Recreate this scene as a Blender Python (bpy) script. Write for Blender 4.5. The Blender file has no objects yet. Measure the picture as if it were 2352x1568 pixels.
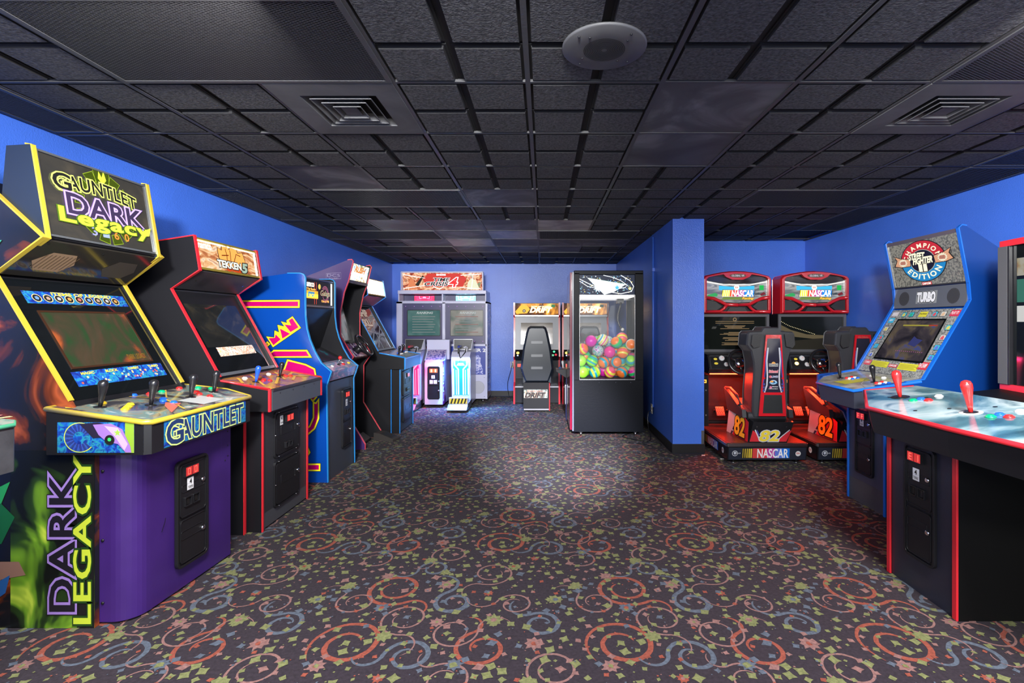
import bpy, math, random
from mathutils import Vector, Matrix
R = random.Random(11)
SC = bpy.context.scene
C = SC.collection
F = 1147.0; VX = 1248.0; HY = 740.0; CH = 1.377
PI = math.pi
def at(px, py, Y): return ((px-VX)/F*Y, Y, CH-(py-HY)/F*Y)

# ---------------------------------------------------------------- materials
_m = {}
def M(name, col, rough=.5, metal=0., emit=0., ecol=None, coat=0., bump=0., bscale=200., vary=0., vscale=8., spec=.5, bdist=.002):
    if name in _m: return _m[name]
    m = bpy.data.materials.new(name); m.use_nodes = True; _m[name] = m
    nt = m.node_tree; b = nt.nodes['Principled BSDF']
    b.inputs['Base Color'].default_value = (*col, 1)
    b.inputs['Roughness'].default_value = rough
    b.inputs['Metallic'].default_value = metal
    b.inputs['Specular IOR Level'].default_value = spec
    if coat: b.inputs['Coat Weight'].default_value = coat; b.inputs['Coat Roughness'].default_value = .05
    if emit:
        b.inputs['Emission Color'].default_value = (*(ecol or col), 1); b.inputs['Emission Strength'].default_value = emit
    if bump or vary:
        tc = nt.nodes.new('ShaderNodeTexCoord')
    if bump:
        n = nt.nodes.new('ShaderNodeTexNoise'); n.inputs['Scale'].default_value = bscale; n.inputs['Detail'].default_value = 3
        nt.links.new(tc.outputs['Object'], n.inputs['Vector'])
        bp = nt.nodes.new('ShaderNodeBump'); bp.inputs['Strength'].default_value = bump; bp.inputs['Distance'].default_value = bdist
        nt.links.new(n.outputs['Fac'], bp.inputs['Height']); nt.links.new(bp.outputs['Normal'], b.inputs['Normal'])
    if vary:
        n = nt.nodes.new('ShaderNodeTexNoise'); n.inputs['Scale'].default_value = vscale; n.inputs['Detail'].default_value = 5
        nt.links.new(tc.outputs['Object'], n.inputs['Vector'])
        r = nt.nodes.new('ShaderNodeValToRGB')
        r.color_ramp.elements[0].position = .3; r.color_ramp.elements[1].position = .7
        r.color_ramp.elements[0].color = (*[c*(1-vary) for c in col], 1); r.color_ramp.elements[1].color = (*[min(1, c*(1+vary)) for c in col], 1)
        nt.links.new(n.outputs['Fac'], r.inputs['Fac']); nt.links.new(r.outputs['Color'], b.inputs['Base Color'])
    return m
EK = .40
def E(col, s=1.0, name=None):
    name = name or 'lit_%.2f_%.2f_%.2f_%.1f' % (*col, s)
    return M(name, tuple(c*.12 for c in col), .35, emit=s*EK, ecol=col, spec=.15)
def P(col, rough=.35):
    return M('print_%.3f_%.3f_%.3f_%.2f' % (*col, rough), col, rough)
def ramp_mat(name, stops, scale=5., detail=4., distort=0., emit=0., rough=.1, kind='noise', stretch=(1, 1, 1), base=1.0, interp='LINEAR', bump=0):
    """printed or glowing picture made from a noise pattern"""
    if name in _m: return _m[name]
    m = bpy.data.materials.new(name); m.use_nodes = True; _m[name] = m
    nt = m.node_tree; b = nt.nodes['Principled BSDF']; b.inputs['Roughness'].default_value = rough
    tc = nt.nodes.new('ShaderNodeTexCoord'); mp = nt.nodes.new('ShaderNodeMapping'); mp.inputs['Scale'].default_value = stretch
    nt.links.new(tc.outputs['Object'], mp.inputs['Vector'])
    if kind == 'voronoi':
        n = nt.nodes.new('ShaderNodeTexVoronoi'); n.inputs['Scale'].default_value = scale; out = n.outputs['Distance']
    else:
        n = nt.nodes.new('ShaderNodeTexNoise'); n.inputs['Scale'].default_value = scale; n.inputs['Detail'].default_value = detail
        n.inputs['Distortion'].default_value = distort; out = n.outputs['Fac']
    nt.links.new(mp.outputs['Vector'], n.inputs['Vector'])
    r = nt.nodes.new('ShaderNodeValToRGB'); cr = r.color_ramp; cr.interpolation = interp
    while len(cr.elements) < len(stops): cr.elements.new(.5)
    for e, (p, c) in zip(cr.elements, stops): e.position = p; e.color = (*c, 1)
    nt.links.new(out, r.inputs['Fac'])
    if base == 1.0 and not emit: nt.links.new(r.outputs['Color'], b.inputs['Base Color'])
    else: b.inputs['Base Color'].default_value = (base*.02, base*.02, base*.02, 1)
    if emit:
        nt.links.new(r.outputs['Color'], b.inputs['Emission Color']); b.inputs['Emission Strength'].default_value = emit*EK
    if bump:
        bp = nt.nodes.new('ShaderNodeBump'); bp.inputs['Strength'].default_value = bump; bp.inputs['Distance'].default_value = .002
        nt.links.new(out, bp.inputs['Height']); nt.links.new(bp.outputs['Normal'], b.inputs['Normal'])
    return m
def glass_mat(name='clear_glass', tint=(1, 1, 1), refl=.025):
    if name in _m: return _m[name]
    m = bpy.data.materials.new(name); m.use_nodes = True; _m[name] = m
    nt = m.node_tree; nt.nodes.clear()
    o = nt.nodes.new('ShaderNodeOutputMaterial'); mx = nt.nodes.new('ShaderNodeMixShader'); fr = nt.nodes.new('ShaderNodeLayerWeight'); pw = nt.nodes.new('ShaderNodeMath'); ma = nt.nodes.new('ShaderNodeMath')
    t = nt.nodes.new('ShaderNodeBsdfTransparent'); g = nt.nodes.new('ShaderNodeBsdfGlossy')
    fr.inputs['Blend'].default_value = .5; pw.operation = 'POWER'; pw.inputs[1].default_value = 4.; ma.operation = 'MULTIPLY_ADD'; ma.inputs[1].default_value = .9; ma.inputs[2].default_value = refl; ma.use_clamp = True; nt.links.new(fr.outputs['Facing'], pw.inputs[0]); nt.links.new(pw.outputs[0], ma.inputs[0]); t.inputs['Color'].default_value = (*tint, 1); g.inputs['Roughness'].default_value = .02
    nt.links.new(ma.outputs[0], mx.inputs[0]); nt.links.new(t.outputs[0], mx.inputs[1]); nt.links.new(g.outputs[0], mx.inputs[2])
    nt.links.new(mx.outputs[0], o.inputs['Surface'])
    return m
BLK = M('black_laminate', (.009, .009, .011), .38, bump=.15, bscale=300, spec=.25)
BLKS = M('black_satin_plastic', (.010, .010, .012), .25)
BLKM = M('black_matte_metal', (.010, .010, .012), .35, spec=.4)
GREYB = M('charcoal_textured_paint', (.030, .031, .036), .42, bump=.3, bscale=400, spec=.35)
KICK = M('grey_speckled_kick_paint', (.055, .058, .065), .6, bump=.8, bscale=350)
CHROME = M('chrome', (.75, .75, .77), .12, 1.)
STEEL = M('brushed_steel', (.42, .42, .44), .3, 1.)
WHITE = P((.75, .75, .75)); INK = P((.01, .01, .01))
YEL = P((.72, .52, .03), .3); REDT = M('red_t_molding', (.62, .02, .03), .28, coat=.3)
BLUT = M('blue_t_molding', (.01, .12, .55), .28, coat=.3); WHT = M('pale_t_molding', (.45, .55, .75), .25)
GLB = M('dark_glass', (.004, .005, .006), .04, spec=.6)
GLASS = glass_mat()

# ---------------------------------------------------------------- mesh builder
class MB:
    def __init__(s): s.v = []; s.f = []; s.m = []; s.mats = []; s.sm = []
    def mi(s, mat):
        if mat not in s.mats: s.mats.append(mat)
        return s.mats.index(mat)
    def add(s, vs, fs, mat, smooth=False):
        o = len(s.v); k = s.mi(mat); s.v += [tuple(p) for p in vs]
        for f in fs: s.f.append(tuple(i+o for i in f)); s.m.append(k); s.sm.append(smooth)
    def box(s, x0, x1, y0, y1, z0, z1, mat):
        x0, x1 = sorted((x0, x1)); y0, y1 = sorted((y0, y1)); z0, z1 = sorted((z0, z1))
        s.add([(x0,y0,z0),(x1,y0,z0),(x1,y1,z0),(x0,y1,z0),(x0,y0,z1),(x1,y0,z1),(x1,y1,z1),(x0,y1,z1)],
              [(0,3,2,1),(4,5,6,7),(0,1,5,4),(1,2,6,5),(2,3,7,6),(3,0,4,7)], mat)
        return s
    def extr(s, pts, off, mat, capmat=None):
        """closed polygon pts (3d) extruded by vector off"""
        n = len(pts); off = Vector(off); a = [Vector(p) for p in pts]; b = [p+off for p in a]
        nm = Vector((0, 0, 0))
        for i in range(n): nm += a[i].cross(a[(i+1) % n])
        if nm.dot(off) > 0: a.reverse(); b.reverse()
        s.add(a+b, [(i, i+n, (i+1) % n+n, (i+1) % n) for i in range(n)], mat)
        s.add(a, [tuple(range(n))], capmat or mat); s.add(b, [tuple(range(n-1, -1, -1))], capmat or mat)
        return s
    def prism(s, prof, y0, y1, mat, capmat=None): return s.extr([(x, y0, z) for x, z in prof], (0, y1-y0, 0), mat, capmat)
    def prismz(s, prof, z0, z1, mat, capmat=None): return s.extr([(x, y, z0) for x, y in prof], (0, 0, z1-z0), mat, capmat)
    def prismx(s, prof, x0, x1, mat, capmat=None): return s.extr([(x0, y, z) for y, z in prof], (x1-x0, 0, 0), mat, capmat)
    def ribbon(s, path, y0, y1, t, mat):
        """molding strip along a path in (x,z): thickness t to its left"""
        n = len(path); out = []
        for i in range(n):
            a = Vector(path[max(0, i-1)]); b = Vector(path[min(n-1, i+1)]); d = (b-a)
            if d.length == 0: d = Vector((0, 1))
            d.normalize(); nn = Vector((d.y, -d.x))
            if 0 < i < n-1:
                d1 = (Vector(path[i])-a).normalized(); k = max(.5, abs(nn.dot(Vector((d1.y, -d1.x)))))
            else: k = 1
            out.append((path[i][0]+nn.x*t/k, path[i][1]+nn.y*t/k))
        for i in range(n-1):
            q = [path[i], out[i], out[i+1], path[i+1]]
            s.prism(q, y0, y1, mat)
        return s
    def lathe(s, prof, o, ax=(0, 0, 1), mat=None, n=14, smooth=True):
        ax = Vector(ax).normalized(); o = Vector(o)
        e = Vector((1, 0, 0)) if abs(ax.x) < .8 else Vector((0, 1, 0))
        a = ax.cross(e).normalized(); b = ax.cross(a)
        vs = []; fs = []
        for r, h in prof:
            for i in range(n):
                t = 2*PI*i/n; vs.append(o+ax*h+(a*math.cos(t)+b*math.sin(t))*r)
        for j in range(len(prof)-1):
            for i in range(n):
                fs.append((j*n+i, j*n+(i+1) % n, (j+1)*n+(i+1) % n, (j+1)*n+i))
        fs.append(tuple(range(n-1, -1, -1))); fs.append(tuple(range((len(prof)-1)*n, len(prof)*n)))
        s.add(vs, fs, mat, smooth); return s
    def cyl(s, p0, p1, r, mat, n=14, r1=None):
        p0 = Vector(p0); p1 = Vector(p1); d = p1-p0
        return s.lathe([(r, 0), (r1 if r1 is not None else r, d.length)], p0, d, mat, n)
    def tube(s, path, r, mat, n=8, closed=False, flat=1.):
        P_ = [Vector(p) for p in path]; m = len(P_); vs = []; fs = []; up = None
        for i, p in enumerate(P_):
            a = P_[(i-1) % m] if closed or i else p; b = P_[(i+1) % m] if closed or i < m-1 else p
            t = (b-a).normalized()
            if up is None: up = Vector((0, 0, 1)) if abs(t.z) < .9 else Vector((1, 0, 0))
            u = t.cross(up).normalized(); w = u.cross(t).normalized(); up = w
            rr = r[i] if isinstance(r, (list, tuple)) else r
            for k in range(n):
                q = 2*PI*k/n; vs.append(p+u*math.cos(q)*rr+w*math.sin(q)*rr*flat)
        for i in range(m if closed else m-1):
            for k in range(n):
                j = (i+1) % m; fs.append((i*n+k, i*n+(k+1) % n, j*n+(k+1) % n, j*n+k))
        if not closed: fs += [tuple(range(n)), tuple(range((m-1)*n+n-1, (m-1)*n-1, -1))]
        s.add(vs, fs, mat, True); return s
    def sphere(s, c, r, mat, n=16, sc=(1, 1, 1)):
        pr = []
        m = n//2
        vs = []; fs = []
        for j in range(1, m):
            th = PI*j/m
            for i in range(n):
                t = 2*PI*i/n; vs.append((c[0]+r*sc[0]*math.sin(th)*math.cos(t), c[1]+r*sc[1]*math.sin(th)*math.sin(t), c[2]+r*sc[2]*math.cos(th)))
        for j in range(m-2):
            for i in range(n): fs.append((j*n+i, (j+1)*n+i, (j+1)*n+(i+1) % n, j*n+(i+1) % n))
        k = len(vs); vs += [(c[0], c[1], c[2]+r*sc[2]), (c[0], c[1], c[2]-r*sc[2])]
        for i in range(n): fs.append((k, i, (i+1) % n)); fs.append((k+1, (m-2)*n+(i+1) % n, (m-2)*n+i))
        s.add(vs, fs, mat, True); return s
    def build(s, name, parent=None, bevel=0., label=None, seg=2):
        me = bpy.data.meshes.new(name); me.from_pydata([tuple(v) for v in s.v], [], s.f)
        for m in s.mats: me.materials.append(m)
        me.polygons.foreach_set('material_index', s.m); me.polygons.foreach_set('use_smooth', s.sm); me.update()
        o = bpy.data.objects.new(name, me); C.objects.link(o)
        if parent: o.parent = parent
        if bevel:
            md = o.modifiers.new('edge_rounding', 'BEVEL'); md.width = bevel; md.segments = seg; md.limit_method = 'ANGLE'; md.angle_limit = .6
        if label: o['label'] = label
        return o

_tc = {}
def glyphs(txt, bold=0., shear=0., sp=1.):
    k = (txt, bold, shear, sp)
    if k in _tc: return _tc[k]
    cu = bpy.data.curves.new('t', 'FONT'); cu.body = txt; cu.size = 1; cu.offset = bold; cu.shear = shear; cu.resolution_u = 3; cu.space_character = sp
    o = bpy.data.objects.new('t', cu); C.objects.link(o)
    dg = bpy.context.evaluated_depsgraph_get(); dg.update()
    ev = o.evaluated_get(dg); me = ev.to_mesh()
    v = [(p.co.x, p.co.y) for p in me.vertices]; f = [tuple(p.vertices) for p in me.polygons]
    ev.to_mesh_clear(); bpy.data.objects.remove(o); bpy.data.curves.remove(cu)
    _tc[k] = (v, f); return _tc[k]

H0 = .0010; DH = .0008
class Dec:
    """drawing frame lying on a surface of mesh builder mb: origin O, right U, up V, outward N"""
    def __init__(s, mb, O, U, V):
        s.mb = mb; s.O = Vector(O); s.U = Vector(U).normalized(); s.V = Vector(V).normalized(); s.N = s.U.cross(s.V).normalized(); s.ku = 1.
    def p(s, u, v, h=0.): return s.O+s.U*(u*s.ku)+s.V*v+s.N*h
    def L(s, l): return H0+DH*l
    def poly(s, pts, mat, l=0): s.mb.add([s.p(u, v, s.L(l)) for u, v in pts], [tuple(range(len(pts)))], mat)
    def rect(s, u0, v0, u1, v1, mat, l=0): s.poly([(u0, v0), (u1, v0), (u1, v1), (u0, v1)], mat, l)
    def slab(s, pts, h0, h1, mat, top=None):
        s.mb.extr([s.p(u, v, h0) for u, v in pts], s.N*(h1-h0), mat, top)
    def sbox(s, u0, v0, u1, v1, h0, h1, mat): s.slab([(u0, v0), (u1, v0), (u1, v1), (u0, v1)], h0, h1, mat)
    def disc(s, u, v, r, mat, l=0, n=20, ry=None): s.poly([(u+r*math.cos(2*PI*i/n), v+(ry or r)*math.sin(2*PI*i/n)) for i in range(n)], mat, l)
    def arc(s, u, v, r0, r1, a0, a1, mat, l=0, n=24, ys=1.):
        a0, a1 = math.radians(a0), math.radians(a1); vs = []
        for i in range(n+1):
            t = a0+(a1-a0)*i/n
            for r in (r0, r1): vs.append(s.p(u+r*math.cos(t), v+r*ys*math.sin(t), s.L(l)))
        s.mb.add(vs, [(2*i, 2*i+1, 2*i+3, 2*i+2) for i in range(n)], mat)
    def band(s, pts, w, mat, l=0, closed=False):
        m = len(pts); vs = []
        for i in range(m):
            a = Vector(pts[(i-1) % m] if closed or i else pts[i]); b = Vector(pts[(i+1) % m] if closed or i < m-1 else pts[i])
            d = (b-a).normalized(); n_ = Vector((-d.y, d.x)); ww = (w[i] if isinstance(w, (list, tuple)) else w)/2
            for sg in (1, -1): vs.append(s.p(pts[i][0]+n_.x*ww*sg, pts[i][1]+n_.y*ww*sg, s.L(l)))
        s.mb.add(vs, [(2*i, 2*i+1, (2*((i+1) % m))+1, 2*((i+1) % m)) for i in range(m if closed else m-1)], mat)
    def frame(s, u0, v0, u1, v1, w, h0, h1, mat, r=.01):
        o = rrect(u0, v0, u1, v1, r); i_ = rrect(u0+w, v0+w, u1-w, v1-w, max(.001, r-w)); n = len(o)
        vs = [s.p(*q, h1) for q in o]+[s.p(*q, h1) for q in i_]+[s.p(*q, h0) for q in o]+[s.p(*q, h0) for q in i_]
        fs = []
        for k in range(n):
            j = (k+1) % n
            fs += [(k, j, n+j, n+k), (2*n+k, 2*n+j, j, k), (n+k, n+j, 3*n+j, 3*n+k)]
        s.mb.add(vs, fs, mat)
    def star(s, u, v, r, mat, l=0, n=5, k=.45, a=90):
        s.poly([(u+(r if i % 2 == 0 else r*k)*math.cos(math.radians(a+180*i/n)), v+(r if i % 2 == 0 else r*k)*math.sin(math.radians(a+180*i/n))) for i in range(2*n)], mat, l)
    def text(s, t, u0, v0, u1, v1, mat, l=1, bold=0., shear=0., sp=1., line=None, lw=.03, rot=0, line2=None, lw2=.06, bend=0.):
        """text fitted into a rectangle; line = outline material behind it"""
        bv, _ = glyphs(t, 0., shear, sp)
        if not bv: return
        x0 = min(p[0] for p in bv); x1 = max(p[0] for p in bv); y0 = min(p[1] for p in bv); y1 = max(p[1] for p in bv)
        for lay, (mm, off) in enumerate([(line2, bold+lw2), (line, bold+lw), (mat, bold)]):
            if mm is None: continue
            v, f = glyphs(t, off, shear, sp); out = []
            for x, y in v:
                a = (x-x0)/(x1-x0); b = (y-y0)/(y1-y0)
                if rot == 90: a, b = 1-b, a
                elif rot == -90: a, b = b, 1-a
                out.append(s.p(u0+(u1-u0)*a, v0+(v1-v0)*b+bend*(1-(2*a-1)**2), s.L(l+lay*.6)))
            s.mb.add(out, f, mm)
    def arctext(s, t, u, v, r, a0, a1, size, mat, l=2, bold=.02, inward=False, ys=1.):
        n = len(t); ws = []
        for ch in t: gv, _ = glyphs(ch, bold); ws.append(max(p[0] for p in gv)-min(p[0] for p in gv)+.12)
        tot = sum(ws)-ws[0]/2-ws[-1]/2
        for i, ch in enumerate(t):
            a = math.radians(a0+(a1-a0)*((sum(ws[:i])+ws[i]/2-ws[0]/2)/tot)); gv, gf = glyphs(ch, bold)
            x0 = min(p[0] for p in gv); x1 = max(p[0] for p in gv); c = (x0+x1)/2
            er = Vector((math.cos(a), math.sin(a)))
            up = er if not inward else -er; rt = Vector((up.y, -up.x)); out = []
            for x, y in gv:
                q = er*r+rt*((x-c)*size)+up*((y-.36)*size); out.append(s.p(u+q.x, v+q.y*ys, s.L(l)))
            s.mb.add(out, gf, mat)
    def seg7(s, u, v, w, h, ch, mat, l=2):
        on = {'0': 'abcdef', '8': 'abcdefg', 'F': 'aefg', 'E': 'adefg', '1': 'bc', 'P': 'abefg', '2': 'abged', '4': 'fgbc'}[ch]; t = w*.17
        q = {'a': (0, h-t, w, h), 'd': (0, 0, w, t), 'g': (0, h/2-t/2, w, h/2+t/2), 'f': (0, h/2, t, h), 'e': (0, 0, t, h/2), 'b': (w-t, h/2, w, h), 'c': (w-t, 0, w, h/2)}
        for k in on: a = q[k]; s.rect(u+a[0], v+a[1], u+a[2], v+a[3], mat, l)

def rrect(u0, v0, u1, v1, r, n=4):
    o = []
    for cx, cy, a in ((u1-r, v0+r, -90), (u1-r, v1-r, 0), (u0+r, v1-r, 90), (u0+r, v0+r, 180)):
        for i in range(n+1):
            t = math.radians(a+90*i/n); o.append((cx+r*math.cos(t), cy+r*math.sin(t)))
    return o
def inset(prof, d):
    """shrink a closed polygon by d"""
    n = len(prof); ar = sum(prof[i][0]*prof[(i+1) % n][1]-prof[(i+1) % n][0]*prof[i][1] for i in range(n)); sg = 1 if ar > 0 else -1
    out = []
    for i in range(n):
        a, b, c = Vector(prof[i-1]), Vector(prof[i]), Vector(prof[(i+1) % n])
        d1 = (b-a).normalized(); d2 = (c-b).normalized(); n1 = Vector((-d1.y, d1.x))*sg; n2 = Vector((-d2.y, d2.x))*sg
        m = n1+n2; m = m/max(.3, m.dot(n1)) if m.length > 1e-6 else n1
        out.append((b.x+m.x*d, b.y+m.y*d))
    return out
def root(name, loc, deg, label, cat, group=None):
    o = bpy.data.objects.new(name, None); C.objects.link(o); o.location = loc; o.rotation_euler = (0, 0, math.radians(deg)); o.empty_display_size = .1
    o['label'] = label; o['category'] = cat
    if group: o['group'] = group
    return o
def tag(o, label, cat, group=None, kind=None):
    if label: o['label'] = label
    if cat: o['category'] = cat
    if group: o['group'] = group
    if kind: o['kind'] = kind
    return o
def struct(mb, name, bevel=0.):
    o = mb.build(name, None, bevel); o['kind'] = 'structure'; return o
def seg(mb, P0, P1, y0): # frame on the slanted front plane from P0 up to P1 (x,z)
    return Dec(mb, (P0[0], y0, P0[1]), (0, 1, 0), (P1[0]-P0[0], 0, P1[1]-P0[1]))

# ---------------------------------------------------------------- shared cabinet pieces
def bat_joystick(r, p, n, mat, s=1.0):
    b = MB(); b.lathe([(.006*s, .0), (.010*s, .03*s), (.012*s, .05*s), (.0175*s, .085*s), (.0175*s, .098*s), (.013*s, .108*s), (.004*s, .112*s)], p, n, mat, 14)
    j = b.build('joystick', r)
    w = MB(); w.lathe([(.022*s, 0), (.022*s, .002), (.012*s, .004)], p, n, BLKS, 16); w.build('dust_washer', j)
    return j
def ball_joystick(r, p, n, mat):
    b = MB(); c = Vector(p)+Vector(n).normalized()*.065; b.sphere(c, .018, mat, 14)
    j = b.build('joystick', r); w = MB(); w.cyl(p, c, .005, CHROME, 8); w.lathe([(.02, 0), (.02, .003)], p, n, BLKS); w.build('shaft', j)
def button(r, p, n, mat, s=1.):
    b = MB(); b.lathe([(.0165*s, 0), (.0165*s, .004), (.013*s, .006), (.012*s, .006), (.0115*s, .010), (.008*s, .011)], p, n, mat, 16); return b.build('button', r)
BTN = {k: M('button_'+k, c, .3, coat=.3) for k, c in dict(red=(.6, .02, .02), blue=(.01, .10, .6), yellow=(.75, .5, .02), green=(.0, .35, .13), white=(.75, .73, .7), black=(.01, .01, .01)).items()}
LED = lambda: E((1, .06, .04), 5., 'red_led_segments')
def coin_door(r, O, U, V, w=.21, h=.55, digits='00', style='over', mat=None):
    """over/under coin door: rim, upper and lower doors, display, price card, locks, coin slots"""
    mat = mat or BLKM
    b = MB(); d = Dec(b, O, U, V)
    d.slab(rrect(0, 0, w, h, .03), 0, .006, mat); d.frame(0, 0, w, h, .013, .006, .016, mat, .03)
    cd = b.build('coin_door', r, .0015)
    mid = h*.46
    if style == 'over':
        for v0, v1, nm in ((.022, mid-.01, 'cash_box_door'), (mid+.004, h-.022, 'coin_mechanism_door')):
            b = MB(); d = Dec(b, O, U, V); d.slab(rrect(.02, v0, w-.02, v1, .018), .006, .012, mat); d.frame(.02, v0, w-.02, v1, .004, .012, .016, mat, .018)
            if 'cash' in nm: d.frame(.026, v1-.10, w-.045, v1-.055, .003, .012, .015, mat, .01)
            else: d.frame(.03, v0+.125, w-.03, v0+.165, .003, .012, .015, mat, .01)
            b.build(nm, cd, .001)
        locks = [(w-.042, mid-.10), (w-.042, mid+.16)]; slots = (.045, mid+.055); disp = (.04, h-.085); card = (.065, mid+.135)
    else:
        locks = [(w-.03, h*.55)]; slots = (w*.42, h*.2); disp = (w*.38, h*.76); card = (.03, h*.7)
        b = MB(); d = Dec(b, O, U, V); d.slab(rrect(.02, .02, w-.02, h-.02, .015), .006, .012, mat)
        d.frame(.05, h*.45, w-.07, h*.62, .003, .012, .015, mat, .006); b.build('coin_mechanism_door', cd, .001)
        for q in ((.05, .01), (w-.05, .01), (.05, h-.01), (w-.05, h-.01), (.01, h/2), (w-.01, h/2)):
            b = MB(); b.lathe([(.005, 0), (.005, .004), (.002, .006)], d.p(*q, .016), d.N, STEEL, 8); b.build('screw', cd)
    for (u, v) in locks:
        b = MB(); b.lathe([(.013, 0), (.013, .006), (.009, .010), (.008, .010)], d.p(u, v, .012), d.N, CHROME, 14); b.build('lock', cd)
    b = MB(); d = Dec(b, O, U, V)
    u, v = disp; dw = .045
    d.sbox(u, v, u+2*dw+.004, v+.052, .01, .026, BLKS)
    dd = Dec(b, d.p(0, 0, .026), U, V); rp = M('red_window', (.12, .01, .01), .15, emit=.25, ecol=(1, .05, .05))
    for k in range(2):
        dd.rect(u+.003+k*(dw+.001), v+.004, u+k*(dw+.001)+dw, v+.048, rp, 0); dd.seg7(u+.015+k*(dw+.001), v+.010, .018, .032, digits[k], LED(), 1)
    b.build('credit_display', cd, label='red glowing credit display')
    b = MB(); d = Dec(b, d.p(0, 0, .014), U, V); u, v = card
    d.rect(u, v, u+.045, v+.062, WHITE, 0); d.text('4', u+.015, v+.03, u+.03, v+.055, INK, 1, .02); d.text('TOKENS', u+.006, v+.008, u+.039, v+.021, INK, 1, .01); b.build('price_card', cd, label='white price card')
    u, v = slots
    for k in range(2):
        b = MB(); d = Dec(b, O, U, V); uu = u+k*.055
        d.frame(uu, v, uu+.05, v+.05, .006, .012, .022, BLKS, .004); d.sbox(uu+.018, v+.01, uu+.034, v+.04, .012, .016, INK); b.build('coin_slot', cd, .001)
    return cd
class CP:
    """control panel box: poly [(x,y)] from above, top plane z=z0+slope*(x-x0), flat bottom or zb(x)"""
    def __init__(s, r, poly, x0, z0, slope, zb, side, top, trim=None, trim_edges=None, name='control_panel', taper=0.):
        s.r = r; s.z = lambda x: z0+slope*(x-x0); s.k = math.sqrt(1+slope*slope)
        b = MB(); n = len(poly); s.b = b
        cx = sum(p[0] for p in poly)/n; cy = sum(p[1] for p in poly)/n
        t = [(x, y, s.z(x)) for x, y in poly]; bt = [(x+(cx-x)*taper, y+(cy-y)*taper, zb) for x, y in poly]
        b.add(t+bt, [(i, i+n, (i+1) % n+n, (i+1) % n) for i in range(n)], side); b.add(bt, [tuple(range(n-1, -1, -1))], side)
        b.add(t, [tuple(range(n))], top)
        s.d = Dec(b, (0, 0, s.z(0)), (0, 1, 0), (-1, 0, -slope)); s.N = s.d.N
        s.trim = trim; s.te = trim_edges; s.poly = poly; s.name = name
    def uv(s, x, y): return (y, -x*s.k)
    def pt(s, x, y): return s.d.p(y, -x*s.k, 0)
    def done(s, rad=.010):
        o = s.b.build(s.name, s.r)
        if s.trim:
            b = MB(); path = [(x, y, s.z(x)-.008) for x, y in (s.te or s.poly)]; b.tube(path, rad, s.trim, 8, s.te is None, 1.1); b.build('edge_trim', o)
        return o
def side_and_trim(r, prof, W, th, side, trim, path, t=.006, inner=None, both=True):
    for sg in (-1, 1):
        y0, y1 = sorted((sg*W/2, sg*(W/2-th)))
        b = MB(); b.prism(prof, y0, y1, side, inner); o = b.build('side_panel', r, .002)
        b = MB(); b.ribbon(path, y0-.001, y1+.001, t, trim); b.build('edge_trim', o, .003)
def dotgrid(d, u0, v0, u1, v1, step, rad, mat, l=1, shape=None, n=6):
    j = 0; v = v0
    while v <= v1:
        u = u0+(step/2 if j % 2 else 0)
        while u <= u1:
            if shape is None or shape(u, v): d.disc(u, v, rad, mat, l, n)
            u += step
        v += step*.87; j += 1
# ================================================================ ROOM
XL, XR, YB, YA, ZC = -2.82, 3.50, 9.32, 6.68, 2.466
PX0, PX1, PY = 1.36, 1.69, 5.25
Y0 = -2.2
WALL = M('blue_orange_peel_wall_paint', (.060, .170, .70), .26, bump=.55, bscale=130, bdist=.004, vary=.06, vscale=2.)
BASEB = M('black_vinyl_baseboard', (.012, .012, .014), .35)
def wall(name, x0, x1, y0, y1):
    b = MB(); b.box(x0, x1, y0, y1, 0, ZC+.06, WALL); return struct(b, name)
wall('wall_left', XL-.12, XL, Y0, YB+.12); wall('wall_back', XL, PX0, YB, YB+.12)
wall('wall_partition', PX0, PX1, PY, YB+.12); wall('wall_alcove', PX1, XR, YA, YA+.12); wall('wall_right', XR, XR+.12, Y0, YA+.12)
for nm, (x0, x1, y0, y1) in {'left': (XL, XL+.008, Y0, YB), 'back': (XL, PX0, YB-.008, YB), 'partition_side': (PX0-.008, PX0, PY, YB), 'partition_front': (PX0-.008, PX1+.008, PY-.008, PY),
                             'alcove': (PX1, XR, YA-.008, YA), 'right': (XR-.008, XR, Y0, YA)}.items():
    b = MB(); b.box(x0, x1, y0, y1, .002, .10, BASEB); struct(b, 'baseboard_'+nm, .002)
b = MB(); b.box(PX1-.03, PX1+.004, PY-.004, PY, .10, .24, STEEL); b.box(PX1, PX1+.004, PY-.004, PY+.03, .10, .24, STEEL); struct(b, 'trim_1')
b = MB(); b.box(-.60, -.585, YB-.012, YB, .10, ZC, WALL); struct(b, 'trim_2')       # raceway strip on the back wall
b = MB(); b.cyl((PX0-.014, 6.12, .34), (PX0-.014, 6.12, 2.42), .012, WALL, 10); b.box(PX0-.03, PX0, 6.09, 6.15, 2.0, 2.04, WALL); struct(b, 'trim_3')   # painted conduit

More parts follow.
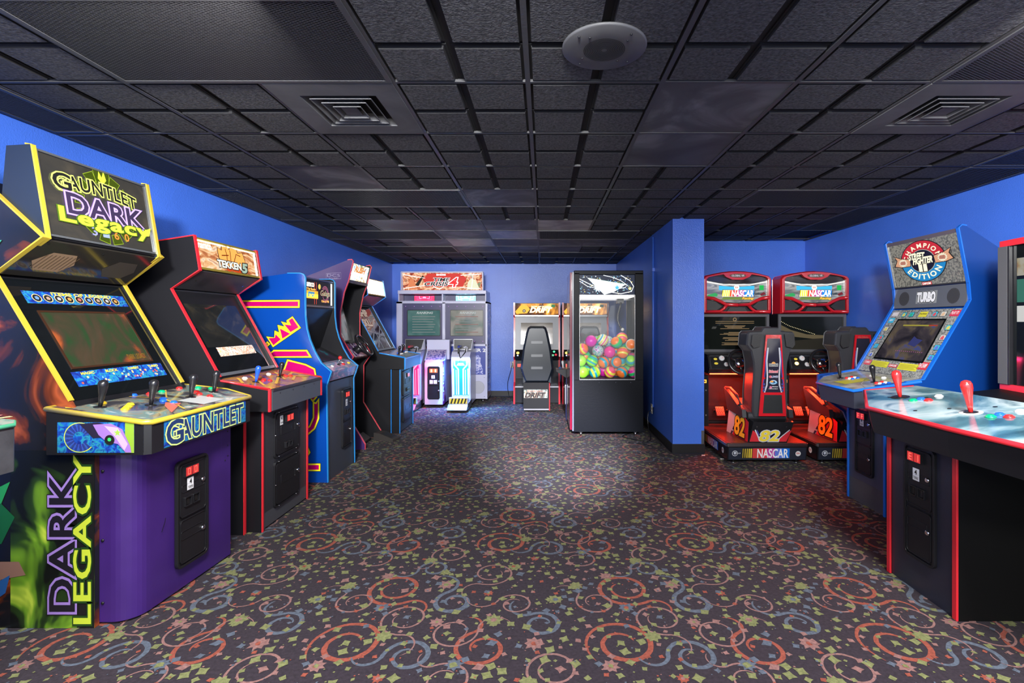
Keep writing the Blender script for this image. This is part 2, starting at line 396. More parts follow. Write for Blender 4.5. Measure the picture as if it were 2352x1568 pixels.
# ---------------------------------------------------------------- carpet: base plus printed motifs, all one mesh
def carpet(name, c):
    m = M(name, c, .95, bump=.9, bscale=420, vary=.28, vscale=70, spec=.12, bdist=.004)
    bb = m.node_tree.nodes['Principled BSDF']; bb.inputs['Sheen Weight'].default_value = .035; bb.inputs['Sheen Roughness'].default_value = .45; return m
CB = carpet('carpet_dark', (.028, .021, .029)); CO = carpet('carpet_orange', (.25, .062, .040)); CPK = carpet('carpet_pink', (.225, .118, .108))
CBL = carpet('carpet_grey_blue', (.085, .105, .14)); CY = carpet('carpet_lime', (.165, .178, .072))
b = MB(); b.box(XL-.12, XR+.12, Y0, YB+.12, -.05, 0, CB)
RC = random.Random(5)
TW, TH = 1.18, .98
motifs = []     # (z layer, verts2d, faces, mat)
def swirl(cx, cy, r0, r1, a0, turns, w, mat, tail=0., sq=1.):
    n = int(26*abs(turns))+8; pts = []
    for i in range(n+1):
        t = i/n; a = a0+turns*2*PI*t; r = r0+(r1-r0)*t
        pts.append((cx+r*math.cos(a), cy+r*sq*math.sin(a)))
    if tail:
        a = a0+turns*2*PI; p = Vector(pts[-1]); sgn = 1 if turns > 0 else -1
        q = p+(p-Vector((cx, cy)))*1.0; rr = r1*tail
        c2 = p+(p-Vector((cx, cy))).normalized()*rr; a2 = a+PI
        for i in range(1, 15):
            t = a2-sgn*i/14*PI*.9; pts.append((c2.x+rr*math.cos(t), c2.y+rr*math.sin(t)))
    m = len(pts); vs = []
    for i, p in enumerate(pts):
        a = Vector(pts[max(0, i-1)]); d = (Vector(pts[min(m-1, i+1)])-a).normalized(); nn = Vector((-d.y, d.x))
        ww = w*(.28+.72*math.sin(PI*min(1, i/(m-1)))**.8)*.5
        if i in (0, m-1): ww *= .2
        for sg in (1, -1):
            j = 1+RC.uniform(-.13, .13); vs.append((p[0]+nn.x*ww*sg*j, p[1]+nn.y*ww*sg*j))
    motifs.append((vs, [(2*i, 2*i+1, 2*i+3, 2*i+2) for i in range(m-1)], mat, 1))
def cstar(cx, cy, r, mat, n=8, lay=2, inner=None):
    a0 = RC.uniform(0, PI); vs = []
    for i in range(2*n):
        rr = (r if i % 2 == 0 else r*.66)*RC.uniform(.85, 1.1); t = a0+PI*i/n; vs.append((cx+rr*math.cos(t), cy+rr*math.sin(t)))
    motifs.append((vs, [tuple(range(2*n))], mat, lay))
    if inner: motifs.append(([(cx+r*.32*math.cos(a0+PI*i/3), cy+r*.32*math.sin(a0+PI*i/3)) for i in range(6)], [tuple(range(6))], inner, lay+1))
def chip(cx, cy, r, mat):
    a0 = RC.uniform(-.5, .9); vs = []
    for i in range(4):
        t = a0+PI/4+PI/2*i; rr = r*RC.uniform(.75, 1.2); vs.append((cx+rr*math.cos(t), cy+rr*math.sin(t)))
        if r > .012:
            t += PI/4; rr = r*.62; vs.append((cx+rr*math.cos(t), cy+rr*math.sin(t)))
    motifs.append((vs, [tuple(range(len(vs)))], mat, 3))
swirl(.22, .28, .055, .165, .4, 1.55, .024, CO); swirl(.30, .72, .06, .15, 2.2, 1.5, .022, CO, .45)
swirl(.80, .25, .045, .12, 3.6, -1.25, .020, CO, .5); None
swirl(.50, .20, .04, .105, 1.2, 1.3, .022, CBL, .6); swirl(.62, .60, .035, .10, 4.0, -1.3, .026, CBL, .9); swirl(1.05, .42, .04, .09, .2, 1.3, .022, CBL, .8)
swirl(.45, .93, .035, .085, 2.0, 1.2, .018, CBL, .8); None
swirl(.42, .46, .05, .12, 2.6, 1.35, .011, CPK, .6); swirl(.78, .88, .05, .12, .6, -1.4, .011, CPK, .6); swirl(.66, .36, .05, .11, 5.2, 1.2, .010, CPK, .7)
swirl(1.10, .12, .05, .11, 1.9, 1.3, .012, CPK, .6); swirl(.14, .60, .045, .10, 3.9, -1.2, .011, CPK, .7); swirl(.92, .58, .04, .09, .9, 1.3, .010, CPK, .9); swirl(.68, .06, .05, .10, .9, 1.2, .011, CPK, .5)
for (x, y, r, m, inn) in [(.36, .33, .045, CY, None), (.83, .45, .05, CY, CPK), (.15, .14, .04, CPK, CO), (.55, .76, .048, CPK, CY), (1.02, .28, .045, CPK, CO), (.28, .55, .04, CBL, CO), (.70, .15, .04, CBL, CY),
                          (.90, .95, .045, CY, None), (.05, .75, .042, CY, None), (.57, .43, .038, CPK, None), (1.12, .62, .045, CY, CBL), (.42, .07, .028, CO, CPK), (.78, .68, .028, CO, CY), (.22, .85, .04, CPK, None), (1.0, .05, .04, CY, None), (.52, .89, .035, CY, None)]:
    cstar(x, y, r, m, 8, 2, inn)
pl = []
for k in range(300):
    for _ in range(12):
        x, y = RC.uniform(0, TW), RC.uniform(0, TH)
        if all((x-a)**2+(y-c)**2 > .0021 for a, c in pl): break
    else: continue
    pl.append((x, y)); r = RC.choice([.027, .023, .019, .019, .015, .015, .011]); chip(x, y, r, RC.choice([CY, CY, CY, CPK, CPK, CBL, CO] if r < .018 else [CY, CY, CY, CY, CPK, CBL]))
nbig = len(motifs)
for k in range(230): chip(RC.uniform(0, TW), RC.uniform(0, TH), RC.uniform(.003, .0065), RC.choice([CY, CPK, CBL, CO]))
motifs = [m_ if i < nbig else (m_[0], m_[1], m_[2], 5) for i, m_ in enumerate(motifs)]
iy = 0; y = -.1
while y < YB:
    x = XL-.6+(TW*.5 if iy % 2 else 0)
    while x < XR:
        for zi_, (vs, fs, m, lay) in enumerate(motifs):
            zi = zi_ % 17
            xs = [v[0]+x for v in vs]; ys = [v[1]+y for v in vs]
            if min(xs) < XL or max(xs) > XR or max(ys) > YB or (min(xs) < PX1+.02 and max(xs) > PX0-.02 and max(ys) > PY-.02) or (max(xs) > PX1 and max(ys) > YA) or min(ys) < .9 or max(abs(q) for q in xs) > 1.25*max(ys)+.4: continue
            b.add([(a, c, .0005*lay+2.5e-5*zi) for a, c in zip(xs, ys)], fs, m)
        x += TW
    y += TH; iy += 1
struct(b, 'floor')

# ---------------------------------------------------------------- ceiling: tee grid with scored tiles in one mesh
TILE = M('black_textured_ceiling_tile', (.072, .072, .074), .8, bump=1., bscale=120, vary=.5, vscale=75, spec=.25, bdist=.003)
TEE = M('dark_ceiling_tee', (.055, .055, .058), .5, bump=.3, bscale=60); GRV = M('tile_groove_shade', (.006, .006, .007), .8)
PLAIN = ramp_mat('stained_plain_tile', [(.3, (.045, .046, .048)), (.5, (.08, .082, .085)), (.62, (.17, .175, .18)), (.75, (.06, .06, .062))], 2.4, 5, .8, rough=.6)
PALE = ramp_mat('pale_water_stained_tile', [(.3, (.07, .07, .07)), (.45, (.2, .2, .2)), (.65, (.36, .35, .33)), (.75, (.16, .15, .14))], 3., 6, 1.0, rough=.4)
DRK = M('ceiling_plenum_black', (.008, .008, .009), .9)
X00, Y00, G = -.07, 2.267, .61
plain = {(-3, 2): PLAIN, (-1, 3): PLAIN, (1, 0): PLAIN, (1, 1): PLAIN, (0, 5): PALE, (-2, 5): PLAIN, (-2, 6): PLAIN, (-1, 7): PLAIN, (0, 7): PLAIN, (-3, 5): PLAIN, (-1, 5): PLAIN, (1, 7): PLAIN, (-1, 8): PLAIN, (-3, 7): PLAIN, (-2, 8): PLAIN, (-1, 6): PALE, (0, 8): PLAIN, (-2, 7): PALE}
grilles = []   # (col, row, ncols, nrows, w, d)
for c, r_, n in ((-3, -1, 2), (3, -1, 2), (3, 3, 2), (-3, 3, 2), (0, 6, 2), (-4, 6, 2), (0, 9, 2), (-4, 8, 2)): grilles.append((X00+G*c, Y00+G*r_, 2*G, G))
skip = {(-2, 0), (3, 0)}
for g in grilles:
    c = round((g[0]-X00)/G); r_ = round((g[1]-Y00)/G); skip |= {(c, r_), (c+1, r_)}
b = MB(); b.box(XL-.12, XR+.12, Y0, YB+.12, ZC+.03, ZC+.10, DRK)
for c in range(-5, 6):
    for r_ in range(-6, 12):
        x0, x1, y0, y1 = X00+G*c, X00+G*(c+1), Y00+G*r_, Y00+G*(r_+1)
        if y0 > YB or (c, r_) in skip or (c <= -5) or (c >= 5): continue
        x0 = max(x0, XL); x1 = min(x1, XR); y1 = min(y1, YB)
        if (c, r_) in plain: b.box(x0, x1, y0, y1, ZC+.002, ZC+.02, plain[(c, r_)]); continue
        for a in range(2):
            for e in range(2):
                u0, u1 = x0+.305*a, min(x0+.305*a+.305, x1); v0, v1 = y0+.305*e, min(y0+.305*e+.305, y1)
                if u1-u0 < .05 or v1-v0 < .05: continue
                g1, g2, g3 = .011, .021, .027; zt = ZC+.016; sag = R.uniform(0, .004)
                q = lambda g, z: [(u0+g, v0+g, z), (u1-g, v0+g, z), (u1-g, v1-g, z), (u0+g, v1-g, z)]
                vs = q(0, zt)+q(g1, zt)+q(g1, zt-.006)+q(g2, zt-.006)+q(g2+.003, ZC-sag)
                fs = [(16, 19, 18, 17)]
                for l in range(4):
                    for k in range(4): j = (k+1) % 4; fs.append((l*4+k, (l+1)*4+k, (l+1)*4+j, l*4+j))
                b.add(vs, fs[:1], TILE); b.add(vs, fs[1:], GRV)  # groove and pad sides carry their shade in a near-black colour
inner = {(c_+1, r_) for (c_, r_) in ((round((g[0]-X00)/G), round((g[1]-Y00)/G)) for g in grilles)}
for c in range(-4, 7):
    x = X00+G*c
    if XL < x < XR:
        for r_ in range(-7, 12):
            if (c, r_) not in inner: b.box(x-.011, x+.011, max(Y0, Y00+G*r_), min(YB, Y00+G*(r_+1)), ZC-.002, ZC+.012, TEE)
for r_ in range(-6, 13):
    y = Y00+G*r_
    if y < YB: b.box(XL, XR, y-.008, y+.008, ZC-.0015, ZC+.012, TEE)
b.box(XL, XL+.02, Y0, YB, ZC-.003, ZC+.01, TEE); b.box(XR-.02, XR, Y0, YA, ZC-.003, ZC+.01, TEE)
struct(b, 'ceiling')
MESHM = M('dark_expanded_metal', (.065, .065, .07), .45)
def grille(x, y, w, d, label, step=.016, grp='expanded metal return grilles'):
    o = root('ceiling_grille', (x+w/2, y+d/2, ZC-.004), 0, label, 'ceiling vent', grp)
    b = MB(); D = Dec(b, (-w/2, d/2, 0), (1, 0, 0), (0, -1, 0)); D.frame(.004, .004, w-.004, d-.004, .022, -.012, .003, TEE, .002); b.build('frame', o)
    b = MB(); t = .0016; x0, y0, x1, y1 = -w/2+.02, -d/2+.02, w/2-.02, d/2-.02
    sl = .5    # diamonds twice as wide as deep
    for sg in (1, -1):
        k = -((y1-y0)/sl)-.02
        while k < (x1-x0):
            xa, ya, xb, yb = x0+k, (y0 if sg > 0 else y1), x0+k+(y1-y0)/sl, (y1 if sg > 0 else y0)
            if xa < x0: ya += sg*(x0-xa)*sl; xa = x0
            if xb > x1: yb -= sg*(xb-x1)*sl; xb = x1
            if xb-xa > .003:
                n = Vector((-(yb-ya), xb-xa)).normalized()*t
                z = -.001*sg; b.add([(xa-n.x, ya-n.y, z), (xb-n.x, yb-n.y, z), (xb+n.x, yb+n.y, z), (xa+n.x, ya+n.y, z), (xa+n.x, ya+n.y, z+.004), (xb+n.x, yb+n.y, z+.004)], [(0, 1, 2, 3), (3, 2, 5, 4)], MESHM)
            k += step*1.6
    b.build('metal_mesh', o)
gl = ['large expanded metal return grille in the ceiling above the yellow-trimmed cabinet', 'expanded metal return grille at the top right corner of the ceiling', 'dark expanded metal grille in the ceiling before the racing alcove',
      'expanded metal ceiling grille beyond the left square diffuser', 'expanded metal grille in the ceiling above the ball merchandiser', 'expanded metal ceiling grille between the left wall and stained tiles', 'farthest expanded metal ceiling grille, near the back wall by the partition', 'farthest expanded metal ceiling grille on the left, before the twin gun cabinet']
for g, l in zip(grilles, gl): grille(*g, l, .016 if g[1] < 4 else .03)
for r_, l in ((0, 'nearest'), (1, 'second'), (2, 'third'), (3, 'fourth'), (4, 'fifth'), (5, 'sixth')):
    y = 1.66+1.22*r_
    grille(XL+.02, y, X00-4*G-XL-.02, 1.20, 'narrow dark metal mesh strip along the left wall ceiling, %s from the camera' % l, .018 if r_ < 2 else .03, 'mesh strips along the left wall')
for y, l in ((1.05, 'nearest'), (2.27, 'second'), (3.49, 'third'), (4.71, 'fourth')):
    grille(X00+5*G, y, XR-.02-X00-5*G, 1.20, 'dark metal mesh strip along the right wall ceiling, %s from the camera' % l, .018 if y < 3 else .03, 'mesh strips along the right wall')

def diffuser(c, r_, label):
    x, y = X00+G*(c+.5), Y00+G*(r_+.5); o = root('air_diffuser', (x, y, ZC-.004), 0, label, 'ceiling vent')
    m = ramp_mat('sooty_grey_diffuser_paint', [(.3, (.06, .06, .063)), (.6, (.10, .10, .105)), (.75, (.075, .075, .078))], 3, 4, 1., rough=.7)
    b = MB(); D = Dec(b, (-.3, .3, 0), (1, 0, 0), (0, -1, 0)); D.frame(.002, .002, .598, .598, .115, -.004, .002, m, .002); b.build('face_plate', o)
    b = MB(); b.box(-.2, .2, -.2, .2, .03, .033, DRK); b.build('duct_throat', o)
    for k, (h, z) in enumerate(((.19, .0), (.15, -.002), (.11, -.004), (.07, -.006))):
        b = MB(); z1 = z+.032; i_ = h-.028
        vs = [(-h, -h, z1), (h, -h, z1), (h, h, z1), (-h, h, z1), (-i_, -i_, z-.004), (i_, -i_, z-.004), (i_, i_, z-.004), (-i_, i_, z-.004)]
        vs = [(a, c_, z1-(z1-zz) if n < 4 else zz) for n, (a, c_, zz) in enumerate(vs)]
        # cone louver: outer edge low, inner edge high
        vs = [(-h, -h, z), (h, -h, z), (h, h, z), (-h, h, z), (-i_, -i_, z+.03), (i_, -i_, z+.03), (i_, i_, z+.03), (-i_, i_, z+.03)]
        b.add(vs, [(0, 4, 5, 1), (1, 5, 6, 2), (2, 6, 7, 3), (3, 7, 4, 0)], m)
        D = Dec(b, (-h, h, z), (1, 0, 0), (0, -1, 0)); D.frame(0, 0, 2*h, 2*h, .004, -.003, .001, m, .001)
        b.build('louver_ring', o)
    b = MB(); b.prismz([(-.04, -.04), (.04, -.04), (.04, .04), (-.04, .04)], .0, .004, m); b.build('center_cap', o)
diffuser(-2, 0, 'square stepped air diffuser in the ceiling on the left, beside the large mesh grille')
diffuser(3, 0, 'square stepped air diffuser in the ceiling on the right side')
o = root('ceiling_speaker', (.24, 1.97, ZC-.003), 0, 'round dark ceiling speaker with a ring-slotted centre', 'speaker')
SPK = M('dusty_grey_speaker_paint', (.085, .085, .088), .5, vary=.2, vscale=6)
b = MB(); b.lathe([(.166, 0), (.166, -.006), (.160, -.010), (.095, -.012), (.0, -.012)][:4], (0, 0, 0), (0, 0, 1), SPK, 48); b.build('face_plate', o)
b = MB(); D = Dec(b, (0, 0, -.012), (1, 0, 0), (0, -1, 0))
for k in range(11): D.arc(0, 0, .012+k*.0066, .0155+k*.0066, 0, 360, DRK, 1, 40)
b.build('slotted_grille', o)
for k in range(4):
    for rr, off in ((.138, 40), (.104, 52)):
        a = math.radians(90*k+off); b = MB(); b.lathe([(.005, 0), (.005, -.003), (.002, -.005)], (rr*math.cos(a), rr*math.sin(a), -.0105), (0, 0, 1), BLKM, 8); b.build('screw', o)

# outlets, cords and litter
IVORY = M('ivory_outlet_plastic', (.55, .5, .4), .4)
def outlet(loc, deg, label):
    o = root('wall_outlet', loc, deg, label, 'outlet'); b = MB(); b.box(0, .006, -.036, .036, -.058, .058, IVORY); b.build('cover_plate', o, .002)
    for z in (-.022, .022):
        b = MB(); b.lathe([(.015, 0), (.015, .003)], (.006, 0, z), (1, 0, 0), IVORY, 14); d = Dec(b, (.009, -.01, z-.01), (0, 1, 0), (0, 0, 1)); d.rect(.004, .006, .007, .015, INK, 0); d.rect(.013, .006, .016, .015, INK, 0); b.build('socket', o)
outlet((PX0-.03, 6.12, .32), 180, 'ivory wall outlet on the partition beside the ball merchandiser')
outlet((-.58, YB-.0, .59), -90, 'ivory wall outlet on the back wall beside the twin racing game')
def cord(pts, label, r=.005, name='power_cord'):
    # smooth through points
    out = []; P_ = [Vector(p) for p in pts]
    for i in range(len(P_)-1):
        a, b_, c, d = P_[max(0, i-1)], P_[i], P_[i+1], P_[min(len(P_)-1, i+2)]
        for k in range(6):
            t = k/6; out.append(.5*((2*b_)+(c-a)*t+(2*a-5*b_+4*c-d)*t*t+(3*b_-a-3*c+d)*t**3))
    out.append(P_[-1]); b = MB(); b.tube(out, r, BLKS, 6); return tag(b.build(name), label, 'cord')
cord([(1.325, 6.12, .30), (1.28, 6.10, .27), (1.27, 6.06, .12), (1.28, 5.95, .008), (1.20, 5.75, .008), (1.05, 5.85, .008), (.95, 6.0, .008), (1.1, 6.2, .008)], 'black power cord from the partition outlet to the floor behind the ball merchandiser')
cord([(1.12, 5.62, .006), (1.2, 5.56, .006), (1.30, 5.55, .006), (1.32, 5.64, .006), (1.22, 5.69, .006), (1.05, 5.66, .006), (.96, 5.70, .006)], 'loose black cord coiled on the carpet under the ball merchandiser corner', .004)
cord([(-.585, YB-.012, .57), (-.60, YB-.06, .5), (-.66, YB-.07, .25), (-.64, YB-.06, .02), (-.6, YB-.1, .008), (-.45, YB-.1, .008)], 'black cord hanging on the left of the back wall outlet to the floor', .005)
cord([(-.575, YB-.012, .61), (-.55, YB-.06, .52), (-.50, YB-.07, .35), (-.42, YB-.1, .28)], 'black cord looping right from the back wall outlet towards the racing game', .005)
b = MB(); b.tube([(1.385+.024*math.cos(t*PI/12), 3.03+.02*math.sin(t*PI/12), .005) for t in range(24)], .003, BLKS, 6, True); tag(b.build('hair_tie'), 'small black hair tie lying on the open carpet', 'hair tie')
PAPER = M('scrap_paper', (.6, .58, .55), .8)
for (px, py, l) in ((1615, 1046, 'white paper scrap on the carpet at the partition corner'), (1658, 1054, 'white paper scrap on the carpet under the left racing platform')):
    x, y, _ = at(px, py, F*CH/(py-HY)); b = MB(); b.prismz([(x-.02, y-.01), (x+.015, y-.018), (x+.022, y+.008), (x-.01, y+.014)], .002, .006, PAPER); tag(b.build('paper_scrap'), l, 'litter')
# ================================================================ LEFT ROW
def fighter_cabinet(X, Yc, label, side, trim_m, marquee_fn, bezel_fn, cp_fn, top_mat, digits, door_lit=None, group=None, deg=0):
    r = root('arcade_cabinet', (X, Yc, 0), deg, label, 'arcade machine', group)
    W = .74
    up = [(.02, .02), (.86, 0), (.86, .82), (.70, 1.02), (.386, 1.594), (.57, 1.718), (.535, 1.937), (.31, 1.90), (.02, 1.84)]
    side_and_trim(r, up, W-.02, .02, side, trim_m, [(.86, .0), (.86, .82)], inner=BLK)
    for sg in (-1, 1):
        y0, y1 = sorted((sg*.36, sg*.34)); b = MB()
        b.ribbon([(.70, 1.02), (.386, 1.594), (.57, 1.718), (.535, 1.937), (.31, 1.902), (.02, 1.842)], y0-.001, y1+.001, .007, trim_m); b.build('edge_trim', r, .003)
    core = inset(up, .02)
    b = MB(); b.prism(core, -.34, .34, BLK); b.build('cabinet_body', r)
    # marquee
    b = MB(); P0, P1 = (.566, 1.728), (.534, 1.930); d = seg(b, P0, P1, -.34); d.slab([(0, 0), (.68, 0), (.68, .204), (0, .204)], -.025, -.006, GREYB); d.O = d.O-d.N*.005
    marquee_fn(d, .68, .204); b.build('marquee', r)
    b = MB(); d = seg(b, P0, P1, -.34); d.sbox(0, -.004, .68, .010, -.012, .004, M('brass_retainer', (.45, .33, .05), .35, .6)); d.sbox(0, .196, .68, .208, -.012, .004, M('brass_retainer', (0, 0, 0))); b.build('marquee_retainer', r, .001)
    b = MB(); d = seg(b, (.40, 1.597), (.562, 1.712), -.34); d.slab([(0, 0), (.68, 0), (.68, .195), (0, .195)], -.012, -.002, GREYB)
    for u in (.08, .6): d.disc(u, .1, .006, CHROME, 1)
    for u in (.17, .51): dotgrid(d, u-.045, .05, u+.045, .14, .012, .003, INK, 1)
    b.build('speaker_panel', r)
    # screen
    L = math.hypot(.314, .574)
    b = MB(); d = seg(b, (.69, 1.022), (.380, 1.588), -.34); d.slab([(0, 0), (.68, 0), (.68, L), (0, L)], -.03, -.012, GLB); bz = b.build('screen_bezel', r)
    b = MB(); d = seg(b, (.69, 1.022), (.380, 1.588), -.34); d.O = d.O-d.N*.0125; bezel_fn(d, .68, L); b.build('screen', r)
    b = MB(); d = seg(b, (.69, 1.022), (.380, 1.588), -.34); d.sbox(0, 0, .68, .022, -.012, .002, M('aluminium_strip', (.25, .27, .3), .35, .7)); b.build('glass_retainer', r); b = MB(); d = seg(b, (.69, 1.022), (.380, 1.588), -.34); d.sbox(0, L-.006, .68, L, -.012, .0, M('aluminium_strip', (0, 0, 0))); b.build('glass_retainer', r)
    # control panel
    poly = [(.70, -.37), (1.037, -.37), (1.037, .37), (.70, .37)]
    cp = CP(r, poly, 1.037, .945, -.185, .80, side, top_mat, trim_m, [(.72, -.366), (1.034, -.366)], name='control_panel')
    cp_fn(cp, r); b2 = Dec(cp.b, (1.037, -.35, .80), (0, 1, 0), (0, 0, 1)); b2.slab([(0, .002), (.70, .002), (.70, .128), (0, .128)], 0, .004, M('gunmetal_panel', (.10, .11, .13), .38, .4)); b2.slab([(0, .128), (.70, .128), (.70, .142), (0, .142)], .0, .010, STEEL)
    for u in (.10, .27, .43, .59): b2.disc(u, .105, .006, INK, 5)
    o = cp.done(.005)
    for sg in (-1, 1):
        b = MB(); b.box(1.03, 1.042, sg*.37-.009, sg*.37+.009, .80, .945, trim_m); b.tube([(.72, sg*.37, 1.0), (1.036, sg*.37, .946)], .007, trim_m, 6); b.build('edge_trim', r)
    # pod
    b = MB(); b.box(.60, .950, -.30, .30, .14, .80, BLK); b.box(.6, .951, -.30, .30, .012, .11, KICK); b.add([(.951, -.30, .11), (.951, .30, .11), (.951, .30, .799), (.951, -.30, .799)], [(0, 1, 2, 3)], GREYB); b.build('coin_pod', r)
    for sg in (-1, 1):
        b = MB(); b.box(.62, .955, sg*.30, sg*.318, 0, .80, side); sp = b.build('side_panel', r)
        b = MB(); b.box(.953, .961, sg*.30-.001, sg*.318+.001 if sg > 0 else sg*.318-.001, 0, .80, trim_m); b.build('edge_trim', sp, .002)
    if digits is not None:
        for v0, h, dg in ((.44, .32, digits), (.10, .32, None)):
            coin_plate(r, (.951, -.175, v0), .34, h, dg)
    return r
def coin_plate(r, O, w, h, digits):
    b = MB(); d = Dec(b, O, (0, 1, 0), (0, 0, 1)); d.slab(rrect(0, 0, w, h, .025), 0, .006, BLKM); d.frame(0, 0, w, h, .014, .006, .014, BLKM, .025); cd = b.build('coin_door', r, .001)
    b = MB(); d = Dec(b, O, (0, 1, 0), (0, 0, 1)); d.slab(rrect(.02, .02, w-.02, h-.02, .02), .006, .016, BLKM); d.frame(.07, h*.46, w-.07, h*.66, .003, .016, .019, BLKM, .008); b.build('access_door', cd, .001)
    b = MB(); b.lathe([(.013, 0), (.013, .006), (.009, .01)], d.p(w-.03, h*.56, .014), d.N, CHROME, 14); b.build('lock', cd)
    for q in ((.05, .008), (w-.05, .008), (.05, h-.008), (w-.05, h-.008), (.008, h/2), (w-.008, h/2)):
        b = MB(); b.lathe([(.005, 0), (.005, .003), (.002, .005)], d.p(*q, .014), d.N, CHROME, 8); b.build('screw', cd)
    if digits:
        b = MB(); d = Dec(b, O, (0, 1, 0), (0, 0, 1)); d.sbox(.13, h-.09, .225, h-.038, .014, .03, BLKS); d.O = d.O+d.N*.03; rp = M('red_window', (.12, .01, .01), .15, emit=.25, ecol=(1, .05, .05))
        for k in range(2): d.rect(.133+k*.046, h-.086, .176+k*.046, h-.042, rp, 0); d.seg7(.145+k*.046, h-.08, .017, .032, digits[k], LED(), 1)
        b.build('credit_display', cd, label='red glowing credit display')
        b = MB(); d = Dec(b, O, (0, 1, 0), (0, 0, 1)); d.O = d.O+d.N*.016; d.rect(.06, h-.1, .1, h-.035, WHITE, 0); d.text('4', .073, h-.066, .086, h-.042, INK, 1, .02); d.text('TOKENS', .064, h-.09, .096, h-.078, INK, 1, .01); b.build('price_card', cd, label='white price card')
        for k in range(2):
            b = MB(); d = Dec(b, O, (0, 1, 0), (0, 0, 1)); uu = .12+k*.05; d.frame(uu, .045, uu+.046, .09, .010, .014, .030, BLKS, .004); d.sbox(uu+.017, .055, uu+.03, .08, .016, .02, INK); b.build('coin_slot', cd, .001)

# ---- orange lit fighting cabinet
FIRE = ramp_mat('fiery_marquee_art', [(.25, (.10, .02, .01)), (.42, (.55, .16, .04)), (.52, (.9, .5, .22)), (.60, (1, .80, .55)), (.75, (.45, .10, .03))], 6, 5, 2.2, emit=1.15, stretch=(1, 1, 2))
def mq_tekken(d, w, h):
    d.rect(0, 0, w, h, FIRE, 0); d.sbox(0, 0, .008, h, 0, .004, REDT)
    d.rect(w-.035, .01, w-.012, h-.01, E((1, .95, .85), 6), 1)
    d.rect(.01, h-.018, w-.01, h-.010, E((1, .95, .7), 7), 1)
    d.text('namco', .02, h-.062, .15, h-.03, E((1, .95, .9), 2.2), 2, .02)
    # block of brush strokes
    ob = E((.95, .36, .08), 1.5)
    blob = [(.22, .10), (.215, .17), (.26, .155), (.265, .185), (.33, .19), (.345, .17), (.36, .19), (.43, .185), (.44, .16), (.50, .17), (.52, .11), (.49, .05), (.27, .04)]
    d.poly([(x*1.0+(.006 if x > .36 else -.006), y+(.005 if y > .1 else -.005)) for x, y in blob], INK, 1); d.poly(blob, ob, 2)
    for q in ([(.30, .06), (.31, .12), (.30, .175)], [(.25, .12), (.33, .13)], [(.345, .05), (.352, .17)], [(.38, .08), (.42, .15), (.47, .14)], [(.40, .06), (.46, .08)], [(.27, .08), (.33, .09)]): d.band(q, .007, P((.12, .02, .0)), 3)
    d.poly([(.24, .045), (.29, .02), (.31, .005), (.34, .02), (.40, .012), (.43, 0), (.46, .02), (.52, .04)], P((.5, .06, .01)), 3)
    d.text('TEKKEN', .19, .035, .455, .082, E((.80, .84, .72), 1.3), 5, .04, line=INK, lw=.07); d.text('5', .465, .02, .53, .085, E((.35, .48, .38), 1.2), 5, .05, line=INK, lw=.07, shear=.2)
def bz_tekken(d, w, h):
    d.rect(.06, .22, w-.06, h-.10, ramp_mat('dim_grey_brown_screen', [(.35, (.02, .022, .022)), (.55, (.035, .035, .033)), (.65, (.09, .075, .05))], 5, 4, 1.5, emit=.45, rough=.05, base=.3), 0)
    d.rect(.14, .145, .56, .215, ramp_mat('battle_art_strip', [(.3, (.9, .7, .2)), (.45, (.8, .8, .8)), (.52, (.75, .25, .08)), (.6, (.85, .8, .7)), (.7, (.2, .1, .05))], 22, 3, 1.5, rough=.2), 1)
def cp_tekken(cp, r):
    d = cp.d
    for q in ([(-.30, -.98), (-.05, -.74)], [(-.18, -.99), (.12, -.85), (.28, -1.0)], [(.02, -.95), (.22, -.76)], [(.15, -.9), (.34, -.84)], [(-.34, -.86), (-.22, -.75)], [(.05, -.99), (.2, -.93), (.34, -.98)]): d.band(q, .018, P((.65, .38, .04)), 1)
    for q in ([(-.25, -.95), (-.1, -.9), (0, -.8)], [(.1, -.8), (.3, -.9)]): d.band(q, .03, P((.14, .05, .22)), 0)
    for (x, y, m) in ((.87, -.238, M('joystick_blue', (.01, .07, .55), .25, coat=.4)), (.868, .068, BLKS)): bat_joystick(r, cp.pt(x, y), cp.N, m, 1.)
    for x, y in ((.833, -.15), (.86, -.125), (.877, -.16), (.90, -.12), (.835, .135), (.85, .16), (.875, .145), (.889, .185)): button(r, cp.pt(x, y), cp.N, BTN['red'])
    button(r, cp.pt(.768, -.19), cp.N, BTN['white'], 1.1); button(r, cp.pt(.776, .09), cp.N, BTN['white'], 1.1)
fighter_cabinet(-2.80, 3.59, 'black red-edged arcade cabinet with glowing orange fighting game marquee, two sticks and two coin doors', BLK, REDT, mq_tekken, bz_tekken, cp_tekken,
    ramp_mat('brown_purple_control_art', [(.3, (.12, .05, .14)), (.5, (.30, .09, .04)), (.65, (.42, .2, .03)), (.75, (.08, .04, .12))], 7, 3, 1.2, rough=.15), '00')
